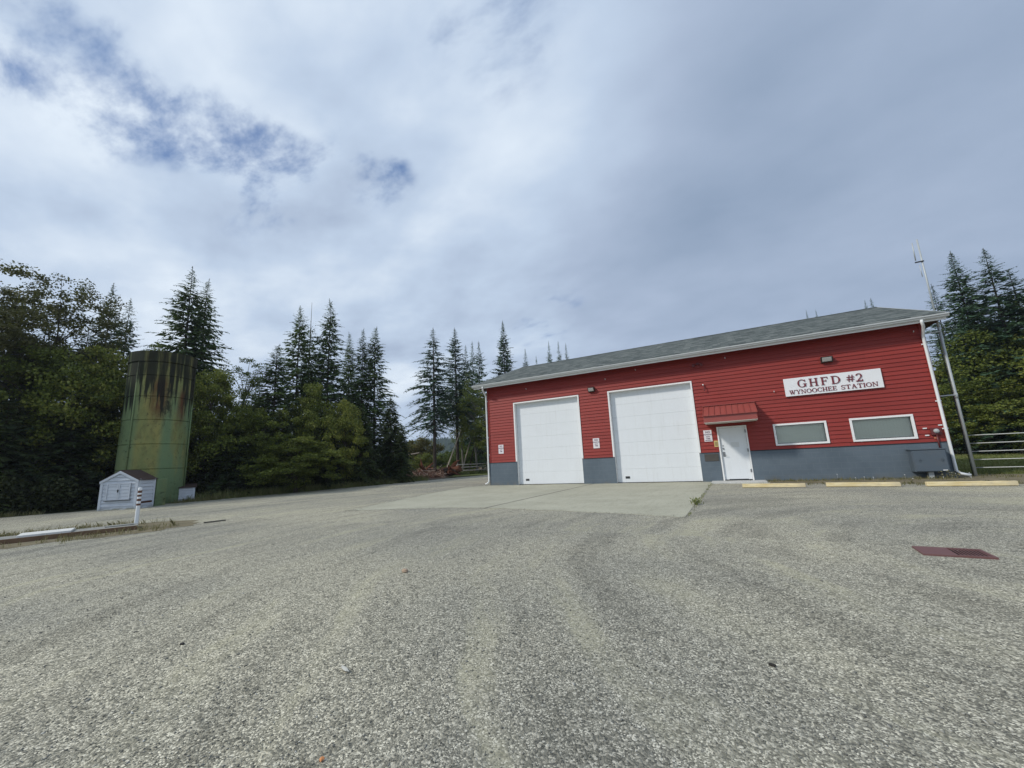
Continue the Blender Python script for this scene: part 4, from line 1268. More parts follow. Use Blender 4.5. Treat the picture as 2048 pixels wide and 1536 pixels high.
rimm = MB().lathe([(1.407, H - 0.52), (1.43, H - 0.50), (1.43, H + 0.03), (1.27, H + 0.03), (1.27, H - 0.1)], 72)
obj('rim', rimm, SILO, r)
for a_ in (RAD(150), RAD(158)):
    obj('rebar', MB().tube([(1.35 * math.cos(a_), 1.35 * math.sin(a_), H), (1.36 * math.cos(a_), 1.36 * math.sin(a_), H + 0.16)], 0.012, 6), DARK, r)
cond = MB()
for a_, r_ in ((RAD(-62), 0.03), (RAD(48), 0.035)):
    cond.tube([(1.45 * math.cos(a_), 1.45 * math.sin(a_), 0.0), (1.45 * math.cos(a_), 1.45 * math.sin(a_), H - 0.55)], r_, 8)
obj('pipe', cond, SILO, r, smooth=True)

# ------------------------------------------------------------------ pump house and small hut
def mat_clap(name, col, seamcol, h):
    m, t = new_mat(name)
    co = t.n('TexCoord').outputs['Object']
    z = t.n('SeparateXYZ', None, _0=co).outputs[2]
    n = t.noise(t.mapping(co, scale=(1, 1, 5)), 2.5, 5.0, 0.65)
    c = t.mix(t.mr(n, 0.45, 0.75, 0, 0.5), col, tuple(x * 0.72 for x in col))
    c = t.mix(t.m('MULTIPLY', t.mr(z, 0.16, 0.0), t.mr(n, 0.35, 0.6)), c, (0.20, 0.20, 0.15))
    finish(t, c, 0.6, 0.3, n, 0.15, 0.004)
    return m
CLAP = mat_clap('pale_clapboard', (0.56, 0.60, 0.65), None, 0.16)
ROOFB = paint('brown_roofing', (0.055, 0.038, 0.032), 0.9, 0.2, 0.3, 8.0)
ua = math.atan2(0.545, 0.838)
r = thing('pump_house', 'small pale clapboard pump house with double doors at the foot of the silo', 'shed', (-24.45, 7.22, 0), rz=ua)
# local: x along the front (0..1.47), y into the depth (0..0.85)
WD, DP, EV, PK = 1.47, 0.90, 1.27, 1.66
wb = MB()
step = 0.155
z = 0.0
def front_lap(z0_, z1_, xs, oa, ob, y, sgn):
    wb.quad((xs[0], y - sgn * oa, z0_), (xs[1], y - sgn * oa, z0_), (xs[3], y - sgn * ob, z1_), (xs[2], y - sgn * ob, z1_))
    wb.quad((xs[0], y, z0_), (xs[1], y, z0_), (xs[1], y - sgn * oa, z0_), (xs[0], y - sgn * oa, z0_))
while z < PK - 0.02:
    zt = min(z + step, PK)
    def half(zz): return WD / 2 if zz <= EV else WD / 2 * max(0.0, (PK - zz) / (PK - EV))
    h0, h1 = half(z), half(zt)
    if z < EV < zt:
        h0 = WD / 2
    front_lap(z, zt, (WD / 2 - h0, WD / 2 + h0, WD / 2 - h1, WD / 2 + h1), 0.048, 0.006, 0.0, 1)
    if z < EV:
        ze = min(zt, EV)
        wb.quad((WD + .046, 0, z), (WD + .046, DP, z), (WD + .006, DP, ze), (WD + .006, 0, ze))
        wb.quad((WD, 0, z), (WD, DP, z), (WD + .046, DP, z), (WD + .046, 0, z))
        wb.quad((-.026, DP, z), (-.026, 0, z), (-.006, 0, ze), (-.006, DP, ze))
    z = zt
wb.box(0.0, WD, 0.004, DP, -0.1, EV - 0.002)
obj('wall', wb, CLAP, r)
for b_ in ((-0.035, 0.07, -0.056, -0.008), (WD - 0.07, WD + 0.035, -0.056, -0.008), (WD + 0.008, WD + 0.056, -0.007, 0.08), (WD + 0.008, WD + 0.056, DP - 0.08, DP)):
    obj('corner_board', MB().box(*b_, -0.02, EV), CLAP, r)
gb = MB()
for sgn in (-1, 1):
    a0 = (WD / 2 + sgn * (WD / 2 + 0.06), EV - 0.03)
    a1 = (WD / 2, PK + 0.005)
    pts = [a0, a1, (a1[0], a1[1] - 0.12), (a0[0], a0[1] - 0.11)]
    if sgn > 0: pts = pts[::-1]
    gb.extrude_y(pts[::-1], -0.078, -0.058)
obj('gable_trim', gb, CLAP, r)
rf = MB()
for sgn in (-1, 1):
    xe = WD / 2 + sgn * (WD / 2 + 0.08)
    ze = EV - 0.045
    a = [(xe, -0.08, ze + 0.02), (WD / 2, -0.08, PK + 0.03), (WD / 2, DP + 0.1, PK + 0.03), (xe, DP + 0.1, ze + 0.02)]
    b = [(x, y, zz - 0.025) for x, y, zz in a]
    rf.add(a + b, [(0, 1, 2, 3), (7, 6, 5, 4), (0, 4, 5, 1), (2, 6, 7, 3), (3, 7, 4, 0)])
obj('roof', rf, ROOFB, r)
for k, (xa, xb) in enumerate(((0.25, 0.735), (0.745, 1.23))):
    dm = MB()
    z = 0.42
    while z < 1.13:
        zt = min(z + 0.145, 1.14)
        dm.quad((xa, -0.072, z), (xb, -0.072, z), (xb, -0.052, zt), (xa, -0.052, zt))
        dm.quad((xa, -0.03, z), (xb, -0.03, z), (xb, -0.072, z), (xa, -0.072, z))
        z = zt
    d_ = obj('door', dm, CLAP, r)
    fm = MB()
    fm.box(xa, xa + 0.05, -0.082, -0.073, 0.42, 1.14); fm.box(xb - 0.05, xb, -0.082, -0.073, 0.42, 1.14)
    fm.box(xa + 0.051, xb - 0.051, -0.082, -0.073, 1.09, 1.14); fm.box(xa + 0.051, xb - 0.051, -0.082, -0.073, 0.42, 0.46)
    obj('door_frame', fm, CLAP, d_)
obj('door_sill', MB().box(0.20, 1.28, -0.095, -0.03, 0.385, 0.412), paint('dark_sill', (0.12, 0.13, 0.14), 0.7, 0.2), r)
obj('hasp', MB().box(0.715, 0.765, -0.098, -0.083, 0.74, 0.86), DARK, r)
obj('vent', MB().box(WD + 0.048, WD + 0.053, 0.18, DP - 0.1, 0.22, 0.29), paint('rust_vent', (0.10, 0.05, 0.03), 0.8, 0.2), r)
o = tag(obj('concrete_block', MB().box(0.25, 1.50, DP + 0.12, DP + 0.75, -0.1, 1.22), SILO, loc=(-24.45, 7.22, 0), bevel=0.02), 'stained green concrete block between the pump house and the silo', 'block')
o.rotation_euler = (0, 0, ua)

r = thing('utility_hut', 'low pale clapboard hut half hidden behind the right side of the silo', 'shed', (-25.75, 10.2, 0), rz=RAD(66))
hb = MB()
z = 0.0
while z < 0.70:
    zt = min(z + 0.14, 0.72)
    hb.quad((0.0, -0.034, z), (1.0, -0.034, z), (1.0, -0.006, zt), (0.0, -0.006, zt))
    hb.quad((0.0, 0, z), (1.0, 0, z), (1.0, -0.034, z), (0.0, -0.034, z))
    z = zt
hb.box(0.0, 1.0, 0.003, 0.8, -0.1, 0.715)
obj('wall', hb, CLAP, r)
obj('corner_board', MB().box(0.93, 1.03, -0.052, -0.036, -0.02, 0.72), CLAP, r)
obj('roof', MB().add([(0, -.1, .70), (1.10, -.1, .70), (1.10, .9, .86), (0, .9, .86), (0, -.1, .73), (1.10, -.1, .73), (1.10, .9, .89), (0, .9, .89)],
                    [(3, 2, 1, 0), (4, 5, 6, 7), (0, 1, 5, 4), (1, 2, 6, 5), (2, 3, 7, 6), (3, 0, 4, 7)]), ROOFB, r)

# ------------------------------------------------------------------ rail fence, stumps, logs beyond the lot
GREYWOOD = paint('silvered_wood', (0.42, 0.40, 0.36), 0.85, 0.15, 0.25, 6.0, (0.13, 0.12, 0.10), 0.5)
r = thing('rail_fence', 'silvered three rail wooden fence left of the building', 'fence', (-27.9, 37.75, 0))
fa_, fb_ = Vector((-27.9, 37.75, 0)), Vector((-25.1, 39.75, 0))
fd = fb_ - fa_
for k in range(5):
    p = fa_ + fd * k
    on(r, 'post', MB().box(p.x - 0.09, p.x + 0.09, p.y - 0.09, p.y + 0.09, -0.1, 1.28 + 0.08 * (k % 2)), GREYWOOD)
for k in range(4):
    for z_, sag in ((0.42, -0.02), (0.76, 0.03), (1.08, -0.03)):
        a_ = fa_ + fd * k + Vector((0.1, -0.1, z_)); b_ = fa_ + fd * (k + 1) + Vector((-0.1, -0.1, z_ + sag))
        on(r, 'rail', MB().tube([a_, (a_ + b_) / 2 + Vector((0, 0, -0.01)), b_], 0.062, 6), GREYWOOD)

BARK = paint('dark_bark', (0.055, 0.043, 0.034), 0.95, 0.1, 0.35, 5.0, (0.10, 0.085, 0.07), 0.5)
REDWOOD = paint('red_brown_root', (0.15, 0.066, 0.040), 0.9, 0.1, 0.4, 4.0, (0.05, 0.028, 0.02), 0.6)
PALEWOOD = paint('bleached_wood', (0.42, 0.37, 0.30), 0.85, 0.15, 0.2, 5.0)
def root_wad(loc, sz, label, seed):
    rg = random.Random(seed)
    o = thing('tree_stump', label, 'stump', loc)
    b = MB()
    b.tube([(-0.5 * sz, -.1, 0.22 * sz), (0.1 * sz, 0.05, 0.25 * sz), (0.75 * sz, 0.2, 0.42 * sz)], [0.20 * sz, 0.26 * sz, 0.20 * sz], 10)
    obj('trunk', b, REDWOOD, o)
    for k in range(22):
        a_ = rg.uniform(0, 6.28); el = rg.uniform(-0.2, 0.9); L = rg.uniform(0.4, 1.0) * sz
        p = Vector((0, 0, 0.35 * sz)); d = Vector((math.cos(a_) * math.cos(el), math.sin(a_) * math.cos(el), math.sin(el)))
        pts = [p]
        for q in range(4):
            d = (d + Vector((rg.uniform(-.4, .4), rg.uniform(-.4, .4), rg.uniform(-.35, .2)))).normalized()
            p = p + d * L / 4
            pts.append(Vector((p.x, p.y, max(p.z, 0.03))))
        obj('root', MB().tube(pts, [0.14 * sz, 0.11 * sz, 0.08 * sz, 0.05 * sz, 0.02 * sz], 7), REDWOOD if k % 3 else BARK, o)
root_wad((-29.3, 34.0, 0), 1.6, 'uprooted red brown stump left of the lone fir', 4)
root_wad((-26.9, 35.0, 0), 1.7, 'uprooted red brown stump right of the lone fir', 9)
for i, (p0, p1, rr, mt, lab) in enumerate((((-30.6, 33.2, .12), (-28.0, 34.6, .3), .12, PALEWOOD, 'bleached log lying across the debris by the stumps'),
                                          ((-27.9, 34.3, .15), (-26.2, 35.9, .42), .16, PALEWOOD, 'thick pale log against the right stump'),
                                          ((-33.5, 34.0, 2.2), (-31.2, 35.2, 2.6), .07, PALEWOOD, 'pale broken branch lodged in the bush in the gap'))):
    tag(obj('log', MB().tube([p0, [(a + b) / 2 + .04 for a, b in zip(p0, p1)], p1], [rr, rr * .92, rr * .8], 8), mt), lab, 'log')
for i, (p0, p1, lab) in enumerate((((-28.5, 36.2, 0), (-27.1, 37.6, 5.0), 'thin dead trunk leaning right beside the lone fir'),
                                   ((-28.2, 38.9, 0), (-27.5, 40.3, 4.4), 'thin dead trunk leaning behind the left fence post'),
                                   ((-27.5, 39.3, 0), (-27.1, 41.0, 4.9), 'darker thin dead trunk leaning behind the rail fence'))):
    tag(obj('dead_tree', MB().tube([p0, [(a + b) / 2 for a, b in zip(p0, p1)], p1], [.09, .075, .04], 7), PALEWOOD if i < 2 else BARK), lab, 'dead tree')
# brush and slash: twigs and splinters
n = 5200
q = np.stack([rng.uniform(0, 1, n), rng.uniform(0, 1, n)], 1)
ctr = np.array([-29.0, 31.5]) + (q[:, :1] - .5) * np.array([9.5, 12.5]) * 0.9 + (q[:, 1:] - .5) * np.array([-6.5, 5.0])
ctr = np.concatenate([ctr, np.array([-28.2, 34.6]) + rng.normal(0, (1.8, 0.8), (1600, 2))])
ctr = ctr[np.degrees(np.arctan2(ctr[:, 1], ctr[:, 0])) > 128.3]
n = len(ctr)
a_ = rng.uniform(0, 6.28, n); el = rng.normal(0.15, 0.35, n); L = rng.uniform(.25, 1.2, n)
d = np.stack([np.cos(a_) * np.cos(el), np.sin(a_) * np.cos(el), np.sin(el)], 1) * L[:, None] / 2
hh = np.abs(rng.normal(0, .26, n)) + .04
c3 = np.concatenate([ctr, hh[:, None]], 1)
wv = np.cross(d, np.array([0, 0, 1.0])); wv /= np.linalg.norm(wv, axis=1)[:, None] + 1e-6
wv *= rng.uniform(.012, .05, n)[:, None]
up = np.zeros_like(wv); up[:, 2] = rng.uniform(.015, .05, n)
V = np.stack([c3 - d - wv, c3 - d + wv, c3 + d + wv * .4, c3 + d - wv * .4, c3 - d + up, c3 + d + up * .5], 1).reshape(-1, 3)
F = (np.arange(n)[:, None, None] * 6 + np.array([(0, 1, 2, 3), (1, 4, 5, 2), (4, 0, 3, 5)])[None]).reshape(-1, 4)
mt, t = new_mat('slash_wood')
isl_ = t.n('NewGeometry').outputs['Random Per Island']
finish(t, t.ramp(isl_, [(0.0, (0.08, 0.04, 0.028)), (0.4, (0.19, 0.095, 0.065)), (0.75, (0.30, 0.19, 0.13)), (1.0, (0.52, 0.43, 0.34))]), 0.9, 0.1)
tag(obj('brush_debris', fast_mesh('brush_debris', V, F), mt), 'reddish brush and broken branches strewn over the clearing', 'brush', kind='stuff')
# ------------------------------------------------------------------ trees
def diamonds(base, d, wdir, width):
    """flat pointed sprays: base point, axis vector (with length), width direction"""
    m = base + d * 0.45
    wv = wdir * (width / 2)[:, None]
    V = np.stack([base, m + wv, base + d, m - wv], 1).reshape(-1, 3)
    F = np.arange(len(base))[:, None] * 4 + np.arange(4)
    return V, F

def norm(a):
    return a / (np.linalg.norm(a, axis=-1, keepdims=True) + 1e-9)

def conifer(seed, H, R, bare=0.0, droop=0.35, up=0.35, dens=1.0, power=0.85, gap=0.30, lop=0.0, tw=0.07, keep=1.0, tip_droop=0.0, lean=0.0, side=None):
    """returns crown mesh data and trunk MB; H height, R reach of the lowest boughs, bare = height of clear trunk"""
    g = np.random.default_rng(seed)
    A, Dd, Wd, Ws = [], [], [], []
    tr = MB()
    tip = Vector((tip_droop, 0, H))
    r0 = (0.0105 if bare > 3 else 0.006) * H + 0.025
    tr.tube([(0, 0, -0.2), (0.02, 0, H * .3), (0, 0.03, H * .65), (0, 0, H * .93), tuple(tip)], [r0, r0 * .8, r0 * .5, r0 * .15, .012], 7)
    z = bare + 0.1
    az = g.uniform(0, 6.28)
    while z < H * 0.985:
        f = (z - bare) / (H - bare)
        L = (R * (1 - f) ** power * g.uniform(0.62, 1.22) + 0.10 * min(1.0, 6 * (1 - f)))
        if bare > 0 and f < 0.12:
            L *= 0.55 + f * 3.5
        az += 2.399 + g.normal(0, .35)
        if side is not None:
            L *= 1.0 + side[1] * math.cos(az - side[0])
        if g.random() < keep:
            e = up * (0.25 + 0.95 * f) + g.normal(0, .08)
            if f < 0.35: e -= 0.16
            dirh = np.array([math.cos(az), math.sin(az), 0.0])
            sidev = np.array([-math.sin(az), math.cos(az), 0.0])
            n = max(8, int(L / (0.060 / dens)))
            s = np.linspace(0.10, 1.0, n) + g.normal(0, .01, n)
            x = L * s * math.cos(e)
            h = L * (s * math.sin(e) - droop * (s ** 2.1) * (0.6 + 0.6 * (1 - f)))
            wob = 0.05 * L * np.sin(s * 5 + g.uniform(0, 6))
            P = dirh[None] * x[:, None] + sidev[None] * wob[:, None] + np.array([0, 0, 1.0]) * (z + h)[:, None]
            sg = np.where(np.arange(n) % 2 == 0, 1.0, -1.0)
            ln = np.clip((0.34 + 0.13 * L) * (1.16 - s), 0.12, 0.70) * g.uniform(.65, 1.3, n) * min(1.0, 0.22 + 3.4 * (1 - f))
            fwd = dirh[None] * g.uniform(.45, .95, n)[:, None] + sidev[None] * (sg * g.uniform(.5, 1.0, n))[:, None] + np.array([0, 0, 1.0]) * (g.normal(-0.10 - 0.5 * droop, .22, n))[:, None]
            d = norm(fwd) * ln[:, None]
            wd = norm(np.cross(d, np.array([0, 0, 1.0]) + g.normal(0, .55, (n, 3))))
            A.append(P); Dd.append(d); Wd.append(wd); Ws.append(np.clip(ln * .34, tw * .7, tw * 1.8) * g.uniform(.7, 1.3, n))
            if L > .8:
                tr.tube([(0, 0, z), tuple(dirh * x[n // 2] + np.array([0, 0, z + h[n // 2]])), tuple(P[-1])], [.012 + .008 * L, .01, .004], 4, cap=False)
        z += gap * g.uniform(.03, .10) * (1 if f < .8 else .7)
    # the leader
    n = 40
    zz = np.linspace(H * .93, H, n)
    a = g.uniform(0, 6.28, n)
    ln = 0.05 + (H - zz) / (H * .07) * .26
    P = np.stack([np.linspace(0, tip_droop, n), np.zeros(n), zz], 1)
    d = np.stack([np.cos(a), np.sin(a), np.full(n, .35 - droop)], 1) * ln[:, None]
    A.append(P); Dd.append(d); Wd.append(norm(np.cross(d, g.normal(0, 1, (n, 3))))); Ws.append(np.full(n, .045))
    V, F = diamonds(np.concatenate(A), np.concatenate(Dd), np.concatenate(Wd), np.concatenate(Ws))
    return V, F, tr

def leafy(seed, H, R, base, n_cl=70, per=230, cl_r=0.55, leaf=0.13, trunk=True, shape=1.0, holes=0.0, nlimb=14, limb=.30):
    """broadleaf: leaf clumps spread through an uneven crown; base = height where the crown starts"""
    g = np.random.default_rng(seed)
    C0, cc = (H + base) / 2, []
    hz = (H - base) / 2
    ph = g.uniform(0, 6.28, 6)
    tries = 0
    while len(cc) < n_cl and tries < 8000:
        tries += 1
        p = g.normal(0, 1, 3); p /= np.linalg.norm(p)
        k = g.random() ** 0.36
        lump = 1 + .18 * math.sin(3 * math.atan2(p[1], p[0]) + ph[0]) + .16 * math.sin(4 * p[2] + ph[1]) + .12 * math.sin(5 * p[0] + ph[2])
        wz = 1.0 - 0.35 * shape * max(0, p[2]) ** 2
        q = np.array([p[0] * R * lump * wz, p[1] * R * lump * wz, p[2] * hz * (0.86 + .14 * lump)]) * k
        if holes and math.sin(q[0] * 1.9 + ph[3]) + math.sin(q[1] * 1.7 + ph[4]) + math.sin(q[2] * 1.6 + ph[5]) > 1.5 - holes:
            continue
        cc.append(q + (0, 0, C0))
    cc = np.array(cc)
    cc[:, 2] = np.clip(cc[:, 2], base * .8 + .1, H - .15)
    rr = cl_r * g.uniform(.6, 1.35, len(cc))
    idx = np.repeat(np.arange(len(cc)), per)
    off = norm(g.normal(0, 1, (len(idx), 3))) * (g.random(len(idx)) ** .45)[:, None] * rr[idx][:, None]
    off[:, 2] *= .62
    P = cc[idx] + off
    P[:, 2] = np.maximum(P[:, 2], 0.03)
    nrm = norm(off * .5 + g.normal(0, .6, off.shape) + (0, 0, .55))
    t1 = norm(np.cross(nrm, g.normal(0, 1, nrm.shape)))
    ln = leaf * g.uniform(.6, 1.4, len(P))
    t2 = np.cross(nrm, t1)
    V, F = diamonds(P, t1 * ln[:, None], t2, ln * .72)
    tr = MB()
    if trunk:
        r0 = .009 * H + .045
        top = max(base + hz * 1.1, H * .72)
        ax = lambda z: np.array([.12 * math.sin(z * .6 + ph[0]), .12 * math.sin(z * .5 + ph[1]), z])
        tr.tube([tuple(ax(z)) for z in np.linspace(-.15, top, 7)], list(np.linspace(r0, r0 * .28, 7)), 8)
        order = g.permutation(len(cc))[:nlimb * 2]
        for i in order:
            e = cc[i]
            zs = max(base * .5, min(top * .95, e[2] - .45 * math.hypot(e[0], e[1]) - .5))
            s = ax(max(zs, .3))
            mid = s + (e - s) * .5 + (0, 0, .12 * np.linalg.norm(e - s))
            tr.tube([tuple(s), tuple(mid), tuple(e)], [r0 * limb, r0 * limb * .55, .010], 5, cap=False)
    return V, F, tr

NEEDLE_HEM = mat_leaf('hemlock_needles', [(0.22, (0.028, 0.056, 0.020)), (0.5, (0.070, 0.122, 0.037)), (0.78, (0.146, 0.206, 0.054))], 0.22, 0.55, spec=0.3)
NEEDLE_FIR = mat_leaf('fir_needles', [(0.22, (0.024, 0.058, 0.035)), (0.5, (0.061, 0.118, 0.067)), (0.78, (0.125, 0.216, 0.110))], 0.2, 0.55, spec=0.35)
NEEDLE_CEDAR = mat_leaf('cedar_sprays', [(0.22, (0.015, 0.030, 0.010)), (0.5, (0.035, 0.056, 0.018)), (0.78, (0.081, 0.105, 0.026))], 0.18, 0.6)
LEAF_ASH = mat_leaf('brown_tinged_leaves', [(0.22, (0.044, 0.047, 0.018)), (0.5, (0.102, 0.102, 0.036)), (0.78, (0.161, 0.150, 0.057))], 0.30, 0.5)
LEAF_MAPLE = mat_leaf('maple_leaves', [(0.22, (0.071, 0.097, 0.020)), (0.5, (0.171, 0.210, 0.040)), (0.78, (0.338, 0.336, 0.074))], 0.40, 0.5)
LEAF_ALDER = mat_leaf('alder_leaves', [(0.22, (0.068, 0.100, 0.019)), (0.5, (0.163, 0.209, 0.042)), (0.78, (0.306, 0.324, 0.077))], 0.42, 0.5)
BARKT = paint('grey_brown_bark', (0.075, 0.062, 0.050), 0.95, 0.1, 0.3, 3.0, (0.13, 0.12, 0.10), 0.5)
BARKA = paint('pale_alder_bark', (0.20, 0.19, 0.165), 0.9, 0.1, 0.3, 4.0, (0.07, 0.065, 0.055), 0.6)

PROTO = {}
def proto(kind, V, F, tr, leafmat, barkmat, H, R):
    crown = fast_mesh('crown', V, F)
    crown.materials.append(leafmat)
    trunk = bpy.data.meshes.new('trunk')
    trunk.from_pydata(tr.v, [], tr.f)
    trunk.materials.append(barkmat)
    PROTO.setdefault(kind, []).append((crown, trunk, H, R))

for sd_ in (11, 12, 13, 14):
    proto('hemlock', *conifer(sd_, 15, 4.1, 0.6, droop=.50, up=.55, gap=.78, power=.78, keep=.92, tip_droop=.16), NEEDLE_HEM, BARKT, 15, 2.5)
for sd_ in (21, 22, 23):
    proto('fir', *conifer(sd_, 15, 3.8, 0.6, droop=.20, up=.42, gap=.90, power=.82, keep=.92), NEEDLE_FIR, BARKT, 15, 2.4)
for sd_ in (31, 32):
    proto('spruce', *conifer(sd_, 15, 4.0, 0.4, droop=.22, up=.40, gap=.60, power=.88), NEEDLE_FIR, BARKT, 15, 2.6)
for sd_ in (41, 42, 43):
    proto('cedar', *conifer(sd_, 6, 2.4, 0.05, droop=.55, up=.55, gap=.50, power=.60, dens=.95, tw=.10), NEEDLE_CEDAR, BARKT, 6, 2.4)
proto('lonefir', *conifer(51, 16.3, 4.2, 4.6, droop=.30, up=.30, gap=.80, power=.85, keep=.9, side=(2.55, .30)), NEEDLE_FIR, BARKT, 16.3, 3.0)
proto('polefir', *conifer(52, 17.7, 3.4, 5.6, droop=.25, up=.36, gap=.75, power=.80, keep=.92), NEEDLE_FIR, BARKT, 17.7, 2.6)
Vs, Fs, ts = conifer(53, 15.5, 1.7, 0.6, droop=.5, up=.55, gap=.8, power=.5, keep=.9)
zc = Vs.reshape(-1, 4, 3)[:, 0, 2]
kp = zc < 12.2 + 0.9 * np.random.default_rng(3).normal(0, 1, len(zc))
proto('snag', Vs, Fs[kp], ts, NEEDLE_HEM, BARKA, 15.5, 1.3)
for sd_ in (61, 62, 63):
    proto('ash', *leafy(sd_, 13, 3.8, 3.0, n_cl=330, per=80, cl_r=.46, leaf=.12, holes=.22, nlimb=11, limb=.20), LEAF_ASH, BARKT, 13, 3.8)
for sd_ in (71, 72, 73, 74):
    proto('maple', *leafy(sd_, 7, 2.7, 0.6, n_cl=170, per=135, cl_r=.50, leaf=.12, nlimb=14), LEAF_MAPLE, BARKT, 7, 2.7)
for sd_ in (81, 82, 83):
    proto('alder', *leafy(sd_, 10, 2.4, 2.2, n_cl=150, per=85, cl_r=.44, leaf=.105, holes=.35, nlimb=22), LEAF_ALDER, BARKA, 10, 2.4)

